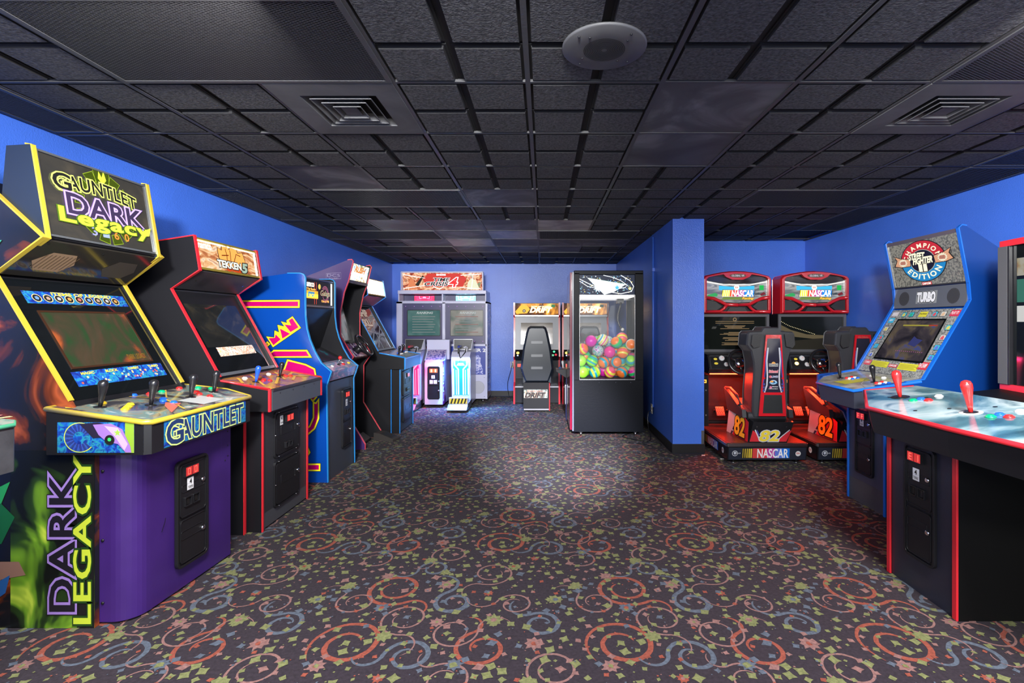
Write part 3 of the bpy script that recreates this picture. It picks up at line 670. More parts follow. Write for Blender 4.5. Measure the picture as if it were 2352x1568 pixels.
# ---- white lit cabinet by the back corner
BLUEP = M('blue_edge_molding', (.02, .25, .75), .25, coat=.3)  # plain blue edge colour, no emission
def mq_white(d, w, h):
    d.rect(0, 0, w, h, E((.95, .96, 1.), 9), 0); d.rect(.01, .01, .03, h-.01, E((.6, .75, 1), 2), 1); d.rect(.14, .06, .5, .062, E((.8, .8, 1), 5), 1)
def bz_ship(d, w, h):
    d.rect(.0, .0, w, h, ramp_mat('dark_scene_with_grey_beams', [(.42, (.006, .007, .01)), (.5, (.02, .018, .02)), (.6, (.05, .03, .03))], 5, 2, .6, rough=.06, base=1.0), 0)
    for i, t in enumerate(('SKILL', 'SHIP')): d.text(t, .08+.03*i, h-.30+.14*i, .36+.03*i, h-.20+.14*i, E((.75, .62, .5), .6), 2, .03, line=P((.2, .03, .03)), lw=.06, rot=0)
    for q in ([(.02, .10), (.5, .42)], [(.15, .05), (.62, .35)], [(.05, .30), (.60, .20)], [(.3, .02), (.35, .38)], [(.5, .05), (.64, .25)]): d.band(q, .02, P((.30, .32, .36), .2), 1)
def cp_two(cp, r):
    for (x, y) in ((.90, -.17), (.86, .13)): bat_joystick(r, cp.pt(x, y), cp.N, BLKS, 1.)
    for dy, x0 in ((-.08, .90), (.22, .88)):
        for k in range(3):
            for j in range(2): button(r, cp.pt(x0-.04*j, dy+.035*k+.01*j), cp.N, BTN['blue'] if j else BTN['white'], .85)
fighter_cabinet(-2.735, 6.50, 'black blue-edged arcade cabinet with overexposed white marquee and two black sticks, nearest the back corner', BLK, BLUEP, mq_white, bz_ship, cp_two,
    ramp_mat('pale_mottled_control_art', [(.35, (.5, .45, .5)), (.5, (.25, .2, .3)), (.65, (.6, .5, .5))], 12, 3, 1., rough=.15), '80')
# ---- green edged panel at the left frame edge
GRN = M('green_t_molding', (.04, .22, .12), .3)
def cp_plain(cp, r):
    d = cp.d
    for q in ([(.1, -1.0), (.36, -.9)], [(-.2, -.98), (.3, -.86)]): d.band(q, .03, P((.45, .16, .12)), 1)
    d.band([(.0, -.9), (.35, -.96)], .015, P((.5, .5, .2)), 2)
    bat_joystick(r, cp.pt(.86, -.15), cp.N, BLKS)
    for k in range(3): button(r, cp.pt(.88, -.02+.05*k), cp.N, BTN['red'])
r = root('arcade_cabinet', (-2.79, 1.37, 0), 0, 'dark arcade control deck with green top edge, cut by the left frame edge', 'arcade machine')
b = MB(); b.prism([(.02, 0), (.80, 0), (.80, .88), (.45, 1.08), (.10, 1.65), (.32, 1.78), (.28, 2.0), (.02, 1.95)], -.30, .30, BLK); b.build('cabinet_body', r, .003)
b = MB(); d = seg(b, (.45, 1.08), (.10, 1.65), -.27); d.slab([(0, .02), (.54, .02), (.54, .6), (0, .6)], 0, .004, GLB); b.build('screen', r)
cp = CP(r, [(.45, -.32), (1.0, -.32), (1.04, -.28), (1.04, .28), (1.0, .32), (.45, .32)], 1.04, 1.045, -.07, .885, M('scuffed_charcoal_plastic', (.03, .032, .036), .4, bump=.3, bscale=90, vary=.3, vscale=14), ramp_mat('teal_control_art', [(.35, (.06, .16, .12)), (.5, (.20, .24, .20)), (.65, (.35, .12, .10))], 5, 3, 1., rough=.2), GRN)
cp_plain(cp, r); cp.done(.007)

# ================================================================ four player cabinet with the purple front
r = root('arcade_cabinet', (-2.80, 2.61, 0), 0, 'large yellow-edged four-player arcade cabinet with purple coin front and horned skull art', 'arcade machine')
GYL = M('yellow_t_molding', (.42, .31, .03), .3, coat=.2)
SIDEART = ramp_mat('dark_side_art', [(.30, (.006, .008, .012)), (.52, (.010, .010, .012)), (.58, (.09, .02, .008)), (.63, (.28, .06, .02)), (.67, (.02, .012, .012)), (.8, (.008, .03, .06))], 2.6, 4, 1.4, rough=.22)
wing = [(.02, .0), (.78, 0), (.78, .80), (.66, 1.02), (.316, 1.596), (.535, 1.763), (.33, 1.953), (.22, 2.05), (.02, 2.06)]
for sg in (-1, 1):
    y0, y1 = sorted((sg*.36, sg*.338)); b = MB(); b.prism(wing, y0, y1, SIDEART if sg < 0 else BLK)
    if sg < 0:
        d = Dec(b, (0, -.36, 0), (1, 0, 0), (0, 0, 1))     # u = x, v = z
        FL = ramp_mat('green_flame_art', [(.47, (.006, .007, .006)), (.56, (.02, .05, .01)), (.64, (.14, .30, .02)), (.72, (.48, .62, .06))], 3.2, 3, 1.3, rough=.3)
        d.rect(.40, .0, .778, .80, FL, 0); d.rect(.70, .0, .778, .80, INK, 1)
        d.poly([(.02, .50), (.30, .62), (.42, .50), (.36, .38), (.1, .34)], P((.008, .10, .03)), 1); d.poly([(.28, .60), (.40, .66), (.36, .56)], P((.02, .28, .08)), 2)
        d.poly([(.16, 0), (.36, .22), (.47, .24), (.44, .30), (.28, .30), (.10, .22), (.02, .1)], P((.26, .14, .10)), 2); d.poly([(.24, .06), (.38, .16), (.40, .24), (.33, .2)], P((.02, .10, .30)), 3)
        d.poly([(.05, .90), (.30, 1.28), (.33, 1.20), (.35, 1.02), (.30, .98), (.24, .90), (.18, .92), (.12, .86)], P((.06, .045, .04)), 1)
        for q in ([(.16, .95), (.24, 1.2)], [(.10, .88), (.20, 1.10)], [(.26, .96), (.31, 1.18)]): d.band(q, .022, P((.34, .08, .03)), 2)
        d.band([(.24, .95), (.28, 1.2)], .01, P((.12, .09, .30)), 3)
        d.text('DARK', .580, .080, .690, .690, P((.012, .010, .016)), 3, .02, line=P((.30, .19, .52)), lw=.055, line2=INK, lw2=.075, rot=90, sp=1.1)
        d.text('LEGACY', .688, .025, .765, .775, P((.50, .60, .04)), 4, .02, line=P((.015, .05, .01)), lw=.05, rot=90, sp=1.05)
        # round logo at the top of the side
        d.disc(.245, 1.83, .105, P((.0, .18, .10)), 1, 24); d.arc(.25, 1.83, .05, .085, -140, 120, P((.45, .02, .03)), 2); d.text('MIDWAY', .16, 1.70, .36, 1.745, P((.03, .25, .16)), 2, .03, shear=.2)
    o = b.build('side_panel', r, .002)
    b = MB(); b.ribbon([(.66, 1.02), (.316, 1.596), (.535, 1.763), (.33, 1.953), (.22, 2.05), (.02, 2.06)], y0-.001, y1+.001, .007, GYL); b.build('edge_trim', o, .003)
b = MB(); b.prism(inset(wing, .012), -.338, .338, BLK); b.build('cabinet_body', r)
# purple wrapped front
PUR = M('purple_painted_wood', (.038, .013, .122), .36, bump=.12, bscale=60, vary=.12, vscale=5)
pts = [(.60, -.335), (.775, -.335)]+[(.83+.10*math.sin(t*PI/16), -.235-.10*math.cos(t*PI/16)) for t in range(0, 9)]+[(.955, .335), (.60, .335)]
b = MB(); b.prismz(pts, .012, .80, PUR); d = Dec(b, (.955, 0, 0), (.03, 1, 0), (0, 0, 1))
d.band([(.24, .62), (.24, .78), (.33, .78)], .003, P((.05, .015, .17)), 0); d.band([(-.19, .36), (-.17, .40), (-.165, .42)], .004, INK, 0)
b.build('purple_front', r)
for z in (.10, .385, .70):
    b = MB(); b.lathe([(.007, 0), (.007, .003), (.003, .005)], (.795, -.337, z), (0, -1, 0), BLKM, 8); b.build('bolt', r)
for y, z in ((.27, .76), (.305, .74), (.305, .66), (.28, .58), (.305, .60)):
    b = MB(); b.lathe([(.004, 0), (.004, .002)], (.957, y, z), (1, 0, 0), BLKM, 8); b.build('bolt', r)
U_ = Vector((.043, 1, 0)).normalized(); coin_door(r, Vector((.9462, -.10, .125)), U_, (0, 0, 1), .22, .545, '00')
# marquee housing
hs = [(.30, 1.60), (.535, 1.763), (.465, 2.188), (.355, 2.182), (.33, 1.90)]
b = MB(); b.prism(inset(hs, .01), -.325, .325, BLK); b.build('marquee_housing', r)
for sg in (-1, 1):
    y0, y1 = sorted((sg*.337, sg*.320)); b = MB(); b.prism(hs, y0, y1, M('blue_black_laminate', (.012, .018, .028), .3)); o = b.build('side_panel', r)
    b = MB(); b.ribbon([(.31, 1.605), (.535, 1.763), (.465, 2.188), (.44, 2.188)], y0-.001, y1+.001, .007, GYL); b.build('edge_trim', o, .003)
SMOKE = ramp_mat('brown_smoke_marquee', [(.35, (.012, .010, .006)), (.55, (.035, .028, .016)), (.68, (.10, .075, .04)), (.8, (.03, .02, .02))], 3.5, 5, 1.2, emit=.9, rough=.18)
P0, P1 = (.533, 1.775), (.467, 2.178); w, h = .64, math.hypot(.066, .403)
b = MB(); d = seg(b, P0, P1, -.32); d.slab([(0, 0), (w, 0), (w, h), (0, h)], -.02, -.008, BLKS); d.O = d.O-d.N*.007; d.rect(.012, .014, w-.012, h-.012, SMOKE, 0)
GL = E((.42, .60, .03), 1.2)
for k in range(13):
    a = 90+(k-6)*27.7; cx, cy = .345+.15*math.cos(math.radians(a)), .205+.165*math.sin(math.radians(a)); er = Vector((math.cos(math.radians(a)), math.sin(math.radians(a)))); tt = Vector((-er.y, er.x))
    s_ = .030 if abs(k-6) else .048; q = [Vector((cx, cy))+tt*s_*e+er*s_*f*.85 for e, f in ((-.8, -1), (.8, -1), (1.05, 1), (-1.05, 1))]
    d.poly(q, E((.08, .12, .01), .8), 1); d.band(q, .003, GL, 2, True)
for q in ([(.32, .36), (.33, .40), (.345, .37), (.36, .41), (.37, .36), (.345, .33)],): d.poly(q, E((.6, .75, .05), 2.), 3)
for i, (ch, cm) in enumerate((('3', (.4, .4, .9)), ('1', (.4, .5, .9)), ('6', (.9, .3, .05)), ('0', (.9, .3, .05)))): d.text(ch, .235+.065*i, .045, .262+.065*i, .085, E(cm, 1.2), 4, .02)
d.text('GAUNTLET', .075, .235, .545, .305, INK, 5, .02, line=E((.75, .88, .15), 2.2), lw=.055, bend=.03, sp=1.05); d.text('G', .065, .245, .155, .325, INK, 6, .02, line=E((.75, .88, .15), 2.2), lw=.05)
d.text('DARK', .12, .135, .565, .235, P((.03, .02, .05)), 8, .02, line=E((.62, .42, 1.), 1.8), lw=.045, line2=E((.35, .2, .7), 1.2), lw2=.06)
d.text('Legacy', .07, .065, .60, .155, E((.80, .92, .05), 2.2), 10, .03, line=P((.05, .1, .01)), lw=.04, sp=1.1)
d.poly([(.555, .12), (.62, .15), (.60, .10), (.57, .095)], E((.8, .92, .05), 2.6), 11)
b.build('marquee', r, label='glowing yellow and purple lettered marquee')
b = MB(); d = seg(b, P0, P1, -.32); d.frame(0, 0, w, h, .010, -.008, .002, M('thin_steel_frame', (.3, .32, .34), .3, .8), .002); b.build('marquee_frame', r)
# under marquee speaker panel
b = MB(); d = seg(b, (.33, 1.598), (.528, 1.752), -.335); d.slab([(0, 0), (.67, 0), (.67, .25), (0, .25)], -.01, .0, M('glossy_black_panel', (.02, .018, .015), .12, spec=.7)); hexa = [(.05, .11), (.10, .18), (.22, .18), (.26, .11), (.22, .05), (.10, .05)]
d.poly(hexa, M('tan_speaker_cloth', (.22, .14, .08), .6), 0)
for k in range(9): d.band([(.075+.02*k, .065), (.085+.02*k, .165)], .004, P((.10, .06, .03)), 1)
d.poly([(x+.37, y) for x, y in hexa], M('dark_speaker_cloth', (.03, .025, .02), .6), 0); d.disc(.33, .22, .006, CHROME, 1); d.disc(.03, .235, .006, INK, 1); d.disc(.64, .235, .006, INK, 1)
b.build('speaker_panel', r)
# bezel and screen
Q0, Q1 = (.655, 1.02), (.316, 1.586); w, h = .674, math.hypot(.339, .566)
b = MB(); d = seg(b, Q0, Q1, -.337); d.slab([(0, 0), (w, 0), (w, h), (0, h)], -.02, -.006, GLB); b.build('screen_bezel', r)
b = MB(); d = seg(b, Q0, Q1, -.337); d.O = d.O-d.N*.0062
BLN = ramp_mat('blue_teal_rune_print', [(.35, (.01, .02, .16)), (.48, (.01, .07, .36)), (.56, (.02, .22, .30)), (.66, (.01, .03, .20))], 30, 2, .8, rough=.15)
d.rect(.07, h-.135, .64, h-.065, BLN, 0); d.text('ITEMS OF LEGEND', .21, h-.085, .55, h-.068, P((.8, .6, .05)), 1, .03)
for k in range(9): d.disc(.125+.055*k, h-.105, .022, INK, 2, 16); d.arc(.125+.055*k, h-.105, .019, .023, 0, 360, P((.5, .4, .2)), 3); d.disc(.125+.055*k, h-.105, .011, P([(.1, .2, .5), (.3, .2, .15), (.3, .3, .3), (.5, .2, .05), (.5, .1, .08)][k % 5]), 4, 5)
d.rect(.075, .065, .625, .145, BLN, 0)
for k, t in enumerate(('MAGIC', 'BLOCK', 'COMBAT', 'TURBO')): d.text(t, .12+.135*k, .125, .19+.135*k, .138, P((.8, .6, .05)), 1, .03)
RC2 = random.Random(3)
for k in range(34): d.disc(.10+.51*RC2.random(), .078+.04*RC2.random(), .006, P(RC2.choice([(.5, .08, .05), (.5, .3, .3), (.1, .3, .5), (.6, .5, .2)])), 1, 8)
sc = ramp_mat('murky_orange_game_screen', [(.36, (.015, .07, .01)), (.43, (.05, .05, .015)), (.50, (.09, .05, .02)), (.56, (.25, .06, .012)), (.64, (.65, .13, .02))], 4.2, 4, 1.6, emit=1.1, rough=.06, base=.5, stretch=(1, 1, .7))
d.rect(.10, .17, .575, h-.185, sc, 0); d.frame(.09, .16, .585, h-.175, .010, .0005, .003, P((.03, .012, .006)), .002); d.text('DARK LEGACY', .43, .185, .55, .215, E((.45, .25, .04), .5), 2, .02)
b.build('screen', r, label='dim orange and green game picture')
# control panel
cpoly = [(.60, -.40), (1.03, -.40), (1.055, -.385), (1.055, .36), (1.045, .375), (.85, .47), (.60, .44)]
FANT = ramp_mat('stormy_dragon_control_art', [(.30, (.015, .012, .016)), (.46, (.06, .06, .07)), (.53, (.22, .19, .13)), (.60, (.10, .20, .20)), (.70, (.55, .50, .42)), (.8, (.3, .12, .05))], 5, 5, 1.8, rough=.10)
cp = CP(r, cpoly, 1.05, .940, -.135, .79, BLKS, FANT, GYL); d = cp.d
d.band([(-.05, -.62), (.03, -.8), (-.12, -1.02)], .010, P((.55, .36, .05)), 1); d.band([(.30, -.6), (.05, -.8)], .008, P((.5, .35, .08)), 1)
d.poly([(-.22, -1.03), (-.02, -.93), (-.05, -.87), (-.12, -.92)], P((.55, .12, .08)), 1); d.band([(-.37, -.68), (-.30, -.60)], .025, P((.45, .34, .04)), 1)
d.rect(.02, -1.02, .2, -.88, P((.40, .42, .42)), 0)
g = Dec(cp.b, (.62, -.40, .79), (1, 0, 0), (0, 0, 1))      # skull art on the side
g.rect(.03, .01, .37, .145, BLN, 0); nh = 14
g.poly([(.33, .145), (.37, .145), (.37, .01), (.33, .01)], P((.20, .34, .03)), 1)
for k in range(30):
    a0 = 20+k*10; rr = .062; g.arc(.13, .078, .026+k*.0002, .066, a0, a0+8, P((.02, .03, .16) if k % 2 else (.03, .06, .30)), 2, 3, ys=.95)
g.arc(.13, .078, .066, .070, 20, 320, P((.45, .60, .08)), 2, 30, ys=.95); g.poly([(.13, .138), (.21, .145), (.30, .125), (.24, .08), (.19, .075)], P((.015, .012, .03)), 3)
g.poly([(.19, .135), (.27, .14), (.32, .115), (.355, .04), (.36, .012), (.335, .012), (.30, .05), (.25, .06), (.215, .09)], P((.25, .13, .42)), 4); g.poly([(.24, .13), (.30, .122), (.345, .05), (.33, .02), (.29, .08)], P((.42, .30, .60)), 5)
g.disc(.265, .068, .022, INK, 6); g.disc(.265, .070, .008, E((.05, .9, .15), 1.5), 7); g.star(.30, .10, .018, P((.25, .6, .05)), 6, 5, .4)
g.rect(.41, .012, .412, .14, STEEL, 1)
f = Dec(cp.b, (1.055, -.345, .79), (0, 1, 0), (0, 0, 1)); f.rect(.03, .008, .66, .135, BLN, 0)
f.text('GAUNTLET', .05, .018, .63, .115, P((.012, .03, .10)), 2, .02, line=P((.55, .68, .22)), lw=.05, sp=1.05); f.text('G', .045, .014, .15, .125, P((.012, .03, .10)), 3, .02, line=P((.55, .68, .22)), lw=.045)
cp.done(.011)
for x, y in ((.738, -.287), (.853, -.132), (.862, .135), (.857, .335)): bat_joystick(r, cp.pt(x, y), cp.N, BLKS, 1.15)
for x, y, c in ((.69, -.22, 'yellow'), (.84, -.27, 'yellow'), (.815, -.225, 'yellow'), (.79, -.18, 'yellow'), (.654, .006, 'blue'), (.835, -.03, 'blue'), (.805, .01, 'blue'), (.89, -.03, 'blue'), (.68, .08, 'red'), (.68, .165, 'green'),
                (.675, .305, 'red'), (.80, .27, 'red'), (.847, .225, 'red'), (.917, .21, 'red'), (.734, .38, 'green'), (.79, .41, 'green')): button(r, cp.pt(x, y), cp.N, BTN[c], 1.05)

# ================================================================ blue maze game cabinet
r = root('arcade_cabinet', (-2.80, 4.605, 0), 0, 'blue retro arcade cabinet with magenta and yellow striped side art and curved front', 'arcade machine')
prof = [(.02, .01), (.944, 0), (.934, .83), (.975, .952), (.889, 1.025), (.833, 1.123), (.79, 1.227), (.765, 1.32), (.752, 1.43), (.75, 1.55), (.75, 1.765), (.738, 1.787), (.71, 1.797), (.60, 1.797), (.354, 1.762), (.02, 1.70)]
ARTB = M('royal_blue_side_art', (.002, .045, .27), .22, coat=.15)
YO = P((.78, .70, .02), .3); MG = P((.42, .0, .11), .3)
for sg in (-1, 1):
    y0, y1 = sorted((sg*.315, sg*.295)); b = MB(); b.prism(prof, y0, y1, ARTB if sg < 0 else BLK, None)
    if sg < 0:
        d = Dec(b, (0, -.315, 0), (1, 0, 0), (0, 0, 1))
        def stripe(pts): d.poly(inset(pts, -.004), INK, 0); d.poly(pts, YO, 1); d.poly(inset(pts, .013), MG, 2)
        stripe([(.02, 1.502), (.707, 1.502), (.707, 1.569), (.02, 1.565)])
        stripe([(.40, 1.074), (.812, 1.074), (.771, 1.141), (.484, 1.141)])
        # MAN lettering running up the side
        mo = [(.42, 1.256), (.478, 1.163), (.718, 1.329), (.646, 1.429), (.594, 1.393), (.598, 1.371), (.547, 1.385), (.575, 1.341), (.517, 1.355), (.531, 1.29), (.492, 1.307), (.489, 1.246)]; d.poly(inset(mo, -.004), INK, 0); d.poly(mo, YO, 1)
        for q in ([(.441, 1.241), (.482, 1.18), (.545, 1.231), (.501, 1.275), (.494, 1.244)], [(.538, 1.324), (.559, 1.237), (.626, 1.279)], [(.577, 1.358), (.629, 1.293), (.698, 1.334), (.644, 1.414), (.614, 1.393), (.633, 1.352)]): d.poly(q, MG, 2)
        stripe([(.405, 1.19), (.43, 1.165), (.455, 1.19), (.43, 1.215)])
        stripe([(.56, .95), (.60, 1.06), (.76, 1.02), (.84, .98), (.855, .90), (.80, .86), (.6, .86)])
        stripe([(.74, .80), (.82, .69), (.86, .735), (.80, .85)])
        lw = [(.70, .40), (.77, .40), (.84, .46), (.875, .55), (.875, .73), (.845, .69), (.82, .70), (.82, .56), (.79, .49), (.76, .465), (.70, .465)]; stripe(lw)
        stripe([(.60, .10), (.885, .10), (.885, .165), (.60, .165)]); stripe([(.60, .20), (.76, .20), (.80, .26), (.77, .33), (.60, .33)])
    o = b.build('side_panel', r)
    b = MB(); b.ribbon(prof[1:14], y0-.001, y1+.001, .006, M('azure_t_molding', (.02, .25, .62), .3, coat=.3)); b.build('edge_trim', o)
b = MB(); b.prism([(.05, 0), (.935, .0), (.925, .85), (.60, 1.02), (.50, 1.5), (.62, 1.75), (.05, 1.69)], -.295, .295, M('slate_front_paint', (.045, .05, .065), .4, bump=.2, bscale=200)); b.build('cabinet_body', r)
b = MB(); d = seg(b, (.735, 1.53), (.735, 1.76), -.295); d.slab([(0, 0), (.59, 0), (.59, .23), (0, .23)], -.02, -.004, BLKS)
d.O = d.O-d.N*.004; d.rect(.01, .01, .58, .22, E((.015, .012, .015), 1.), 0); d.rect(.545, .01, .575, .22, E((.9, .95, .9), 3.5), 1)
d.text('namco', .02, .165, .19, .20, E((1, .9, .75), 2.), 2, .03); d.text('20 Year Reunion', .03, .135, .22, .155, E((1, .5, .1), 2.), 2, .02); d.rect(.02, .06, .27, .13, E((.95, .35, .02), 2.0), 1); d.rect(.08, .075, .20, .12, E((.05, .25, .45), 1.4), 2)
d.text('MS. PAC-MAN', .03, .068, .265, .10, E((1, .85, .05), 2.5), 3, .05); d.rect(.20, .01, .205, .21, E((.9, .1, .05), 1.5), 1); d.rect(.235, .01, .24, .21, E((.9, .1, .05), 1.5), 1); d.disc(.30, .175, .025, E((.9, .55, .1), 1.5), 2)
for k in range(3): d.arc(.42, .11, .05+.012*k, .055+.012*k, 200+30*k, 500, E((.7, .2, .35), .9), 1)
d.text('Galaga', .32, .08, .52, .145, E((.3, .6, .35), 1.2), 3, .0, line=E((.9, .1, .1), 1.2), lw=.02, shear=.2); d.text('Class of 1981', .34, .035, .50, .055, E((1, .45, .1), 2.), 2, .02)
b.build('marquee', r, label='dark marquee with glowing orange lettering')
b = MB(); b.box(.725, .742, -.295, .295, 1.515, 1.53, STEEL); b.box(.72, .74, -.295, .295, 1.76, 1.772, STEEL); b.build('marquee_retainer', r)
b = MB(); b.prism([(.732, 1.52), (.735, 1.50), (.60, 1.10), (.56, 1.12), (.68, 1.52)], -.295, .295, BLK); b.build('front_board', r)
b = MB(); d = seg(b, (.895, .99), (.62, 1.13), -.295); d.slab([(0, 0), (.59, 0), (.59, .31), (0, .31)], -.01, .004, GLB); d.O = d.O+d.N*.004; d.rect(.08, .05, .50, .28, ramp_mat('dark_maze_screen', [(.4, (.004, .004, .01)), (.6, (.02, .006, .03)), (.7, (.0, .10, .12))], 9, 2, 0, emit=.8, rough=.06, base=.2), 0); b.build('screen', r)
STREAK = ramp_mat('blue_pink_streak_art', [(.30, (.10, .30, .42)), (.45, (.22, .26, .40)), (.55, (.45, .25, .40)), (.65, (.55, .55, .62)), (.75, (.12, .20, .42))], 5, 4, 2.2, rough=.2, stretch=(1, 1, 3))
b = MB(); b.prism([(.972, .955), (.938, .862), (.80, .862), (.80, 1.03), (.888, 1.012)], -.295, .295, STREAK); o = b.build('control_panel', r, .004)
n = Vector((.5, 0, .84)).normalized(); ball_joystick(r, (.92, -.03, .99), (.3, 0, 1), M('ball_top_red', (.65, .02, .02), .2, coat=.5))
button(r, (.93, .06, .985), (.4, 0, 1), BTN['red'], 1.1); button(r, (.90, .10, 1.0), (.4, 0, 1), BTN['white'], 1.1); button(r, (.925, .20, .985), (.4, 0, 1), BTN['yellow'], 1.1); button(r, (.925, -.17, .985), (.4, 0, 1), BTN['white'], 1.)
coin_door(r, Vector((.932, .01, .20)), (0, 1, 0), (0, 0, 1), .22, .56, '00')

# ================================================================ purple driving cabinet
r = root('driving_arcade_cabinet', (-2.80, 5.70, 0), 0, 'purple upright driving game cabinet with red edging, steering wheel and floor pedals', 'arcade machine')
PSIDE = M('dark_violet_side_paint', (.05, .022, .11), .3, coat=.15)
prof = [(.02, .0), (.85, 0), (.868, .0), (.868, .055), (.642, .423), (.647, .866), (.74, 1.0), (.60, 1.226), (.598, 1.49), (.64, 1.70), (.685, 1.82), (.738, 2.04), (.725, 2.055), (.68, 2.05), (.225, 1.87), (.02, 1.80)]
PKT = M('pink_red_t_molding', (.70, .06, .08), .25, coat=.3)
for sg in (-1, 1):
    y0, y1 = sorted((sg*.295, sg*.275)); b = MB(); b.prism(prof, y0, y1, PSIDE if sg < 0 else BLK)
    if sg < 0:
        d = Dec(b, (0, -.295, 0), (1, 0, 0), (0, 0, 1)); d.text('DCS', .46, 1.87, .60, 1.90, P((.30, .27, .36)), 1, -.005); d.text('SOUND', .48, 1.845, .58, 1.86, P((.30, .27, .36)), 1, 0)
        d.band([(.45, 1.84), (.61, 1.85), (.61, 1.915), (.45, 1.905)], .003, P((.30, .27, .36)), 1, True)
    o = b.build('side_panel', r); b = MB(); b.ribbon(prof[2:14], y0-.001, y1+.001, .006, PKT); b.build('edge_trim', o)
b = MB(); b.prism([(.05, 0), (.55, 0), (.55, .85), (.62, .97), (.48, 1.15), (.30, 1.75), (.65, 1.82), (.69, 2.02), (.05, 1.8)], -.275, .275, BLK); b.build('cabinet_body', r)
b = MB(); d = seg(b, (.68, 1.84), (.722, 2.03), -.275); d.slab([(0, 0), (.55, 0), (.55, .195), (0, .195)], -.02, -.004, BLKS); d.O = d.O-d.N*.003
d.rect(.005, .005, .545, .19, ramp_mat('bright_driving_marquee', [(.3, (.05, .20, .12)), (.42, (.35, .25, .08)), (.52, (1., .92, .72)), (.62, (.45, .62, .7)), (.75, (.08, .15, .3))], 5, 4, 1.5, emit=1.8, stretch=(1, 1, 2)), 0)
d.rect(.01, .065, .50, .095, E((1, .95, .85), 9), 1); d.text('RUSH', .12, .10, .44, .165, E((.75, .25, .05), 1.2), 2, .04, shear=.3); b.build('marquee', r, label='brightly lit driving game marquee')
b = MB(); b.box(.655, .70, -.275, .275, 1.805, 1.838, BLKS); b.build('marquee_retainer', r)
b = MB(); d = seg(b, (.53, 1.13), (.36, 1.76), -.27); d.slab([(0, 0), (.54, 0), (.54, .64), (0, .64)], -.01, .002, GLB); d.O = d.O+d.N*.002
d.rect(.05, .04, .49, .45, ramp_mat('grey_street_screen', [(.35, (.02, .02, .025)), (.5, (.10, .10, .11)), (.6, (.30, .32, .35)), (.7, (.3, .06, .05))], 4, 3, .8, emit=.7, rough=.06, base=.3), 0); b.build('screen', r)
b = MB(); d = seg(b, (.725, .985), (.565, 1.14), -.275); d.slab([(0, 0), (.55, 0), (.55, .22), (0, .22)], -.03, .0, BLKS)
d.rect(.01, .01, .54, .21, ramp_mat('swirled_white_dash_art', [(.40, (.02, .015, .03)), (.47, (.10, .03, .2)), (.53, (.7, .68, .72)), (.62, (.6, .2, .25)), (.7, (.05, .04, .08))], 7, 2, 1.2, rough=.18), 0)
for u, v, c in ((.10, .14, 'white'), (.06, .09, 'red'), (.12, .08, 'blue'), (.48, .12, 'yellow')): d.disc(u, v, .018, BTN[c], 2)
b.build('dashboard', r)
c = Vector((.75, 0, 1.115)); nx = Vector((.80, 0, .60)).normalized(); uu = Vector((0, 1, 0)); vv = nx.cross(uu)
b = MB(); b.tube([c+(uu*math.cos(t*PI/18)+vv*math.sin(t*PI/18))*.135 for t in range(36)], .016, BLKS, 10, True); wh = b.build('steering_wheel', r)
b = MB(); b.lathe([(.045, -.02), (.045, .0), (.03, .012)], c-nx*.01, nx, BLKS, 18); b.lathe([(.025, .0), (.05, -.10)], c-nx*.02, nx, BLKM, 12); b.build('hub', wh)
for a in (20, 160, 270):
    t = math.radians(a); e = uu*math.cos(t)+vv*math.sin(t); b = MB(); b.tube([c+e*.04-nx*.005, c+e*.125], .011, STEEL, 6); b.build('spoke', wh)
b = MB(); b.prism([(.45, .01), (.79, .01), (.79, .035), (.70, .10), (.45, .16)], -.26, .12, BLKM); b.build('pedal_base', r, .003)
for y in (-.18, -.05):
    b = MB(); b.prism([(.66, .10), (.72, .07), (.66, .19), (.625, .21)], y-.04, y+.04, STEEL); b.build('pedal', r, .003)
r = root('pedal_block', (-1.845, 5.86, 0), -18, 'dark wedge-shaped block lying on the carpet in front of the driving cabinet', 'pedal')
b = MB(); b.prism([(-.12, .0), (.14, 0), (.14, .03), (-.05, .085), (-.12, .09)], -.07, .07, M('dusty_brown_rubber', (.035, .03, .028), .6, bump=.4, bscale=120)); b.build('wedge', r, .006)
b = MB(); d = Dec(b, (-.04, -.06, .0835), (0, 1, 0), (1, 0, -.29)); [d.sbox(.01+.03*k, .0, .025+.03*k, .15, .0, .003, BLKM) for k in range(4)]; b.build('rubber_tread', r)
# ================================================================ BACK WALL: twin gun game
VIO = M('pale_violet_white_plastic', (.50, .50, .66), .32, coat=.2); NAVY = M('dark_indigo_bezel', (.05, .045, .12), .35)
r = root('light_gun_arcade_cabinet', (-1.757, 9.25, 0), -90, 'white twin light-gun arcade cabinet with two screens and wide action marquee', 'arcade machine')
b = MB(); b.box(.02, .50, -.775, .775, .04, 1.70, NAVY); b.build('cabinet_body', r)
b = MB(); b.box(.0, .60, -.787, -.69, .05, 1.734, VIO); b.box(.0, .60, .755, .787, .05, 1.734, VIO); b.box(.46, .60, .007, .055, .45, 1.72, VIO); b.box(.0, .60, -.787, .787, 1.705, 1.734, VIO); b.box(.45, .60, -.70, .77, .965, 1.0, VIO)
d = Dec(b, (.60, .787, .05), (-1, 0, 0), (0, 0, 1))
d.rect(.02, .02, .58, 1.66, ramp_mat('red_grey_action_side_art', [(.35, (.03, .02, .05)), (.46, (.35, .02, .04)), (.54, (.55, .5, .5)), (.62, (.25, .04, .06)), (.7, (.05, .05, .10))], 5, 4, 1.6, rough=.25), 0)
d.text('TIME CRISIS', .10, .15, .3, 1.0, WHITE, 1, .03, rot=90, line=P((.4, .02, .03)), lw=.06); b.build('frame', r, .004)
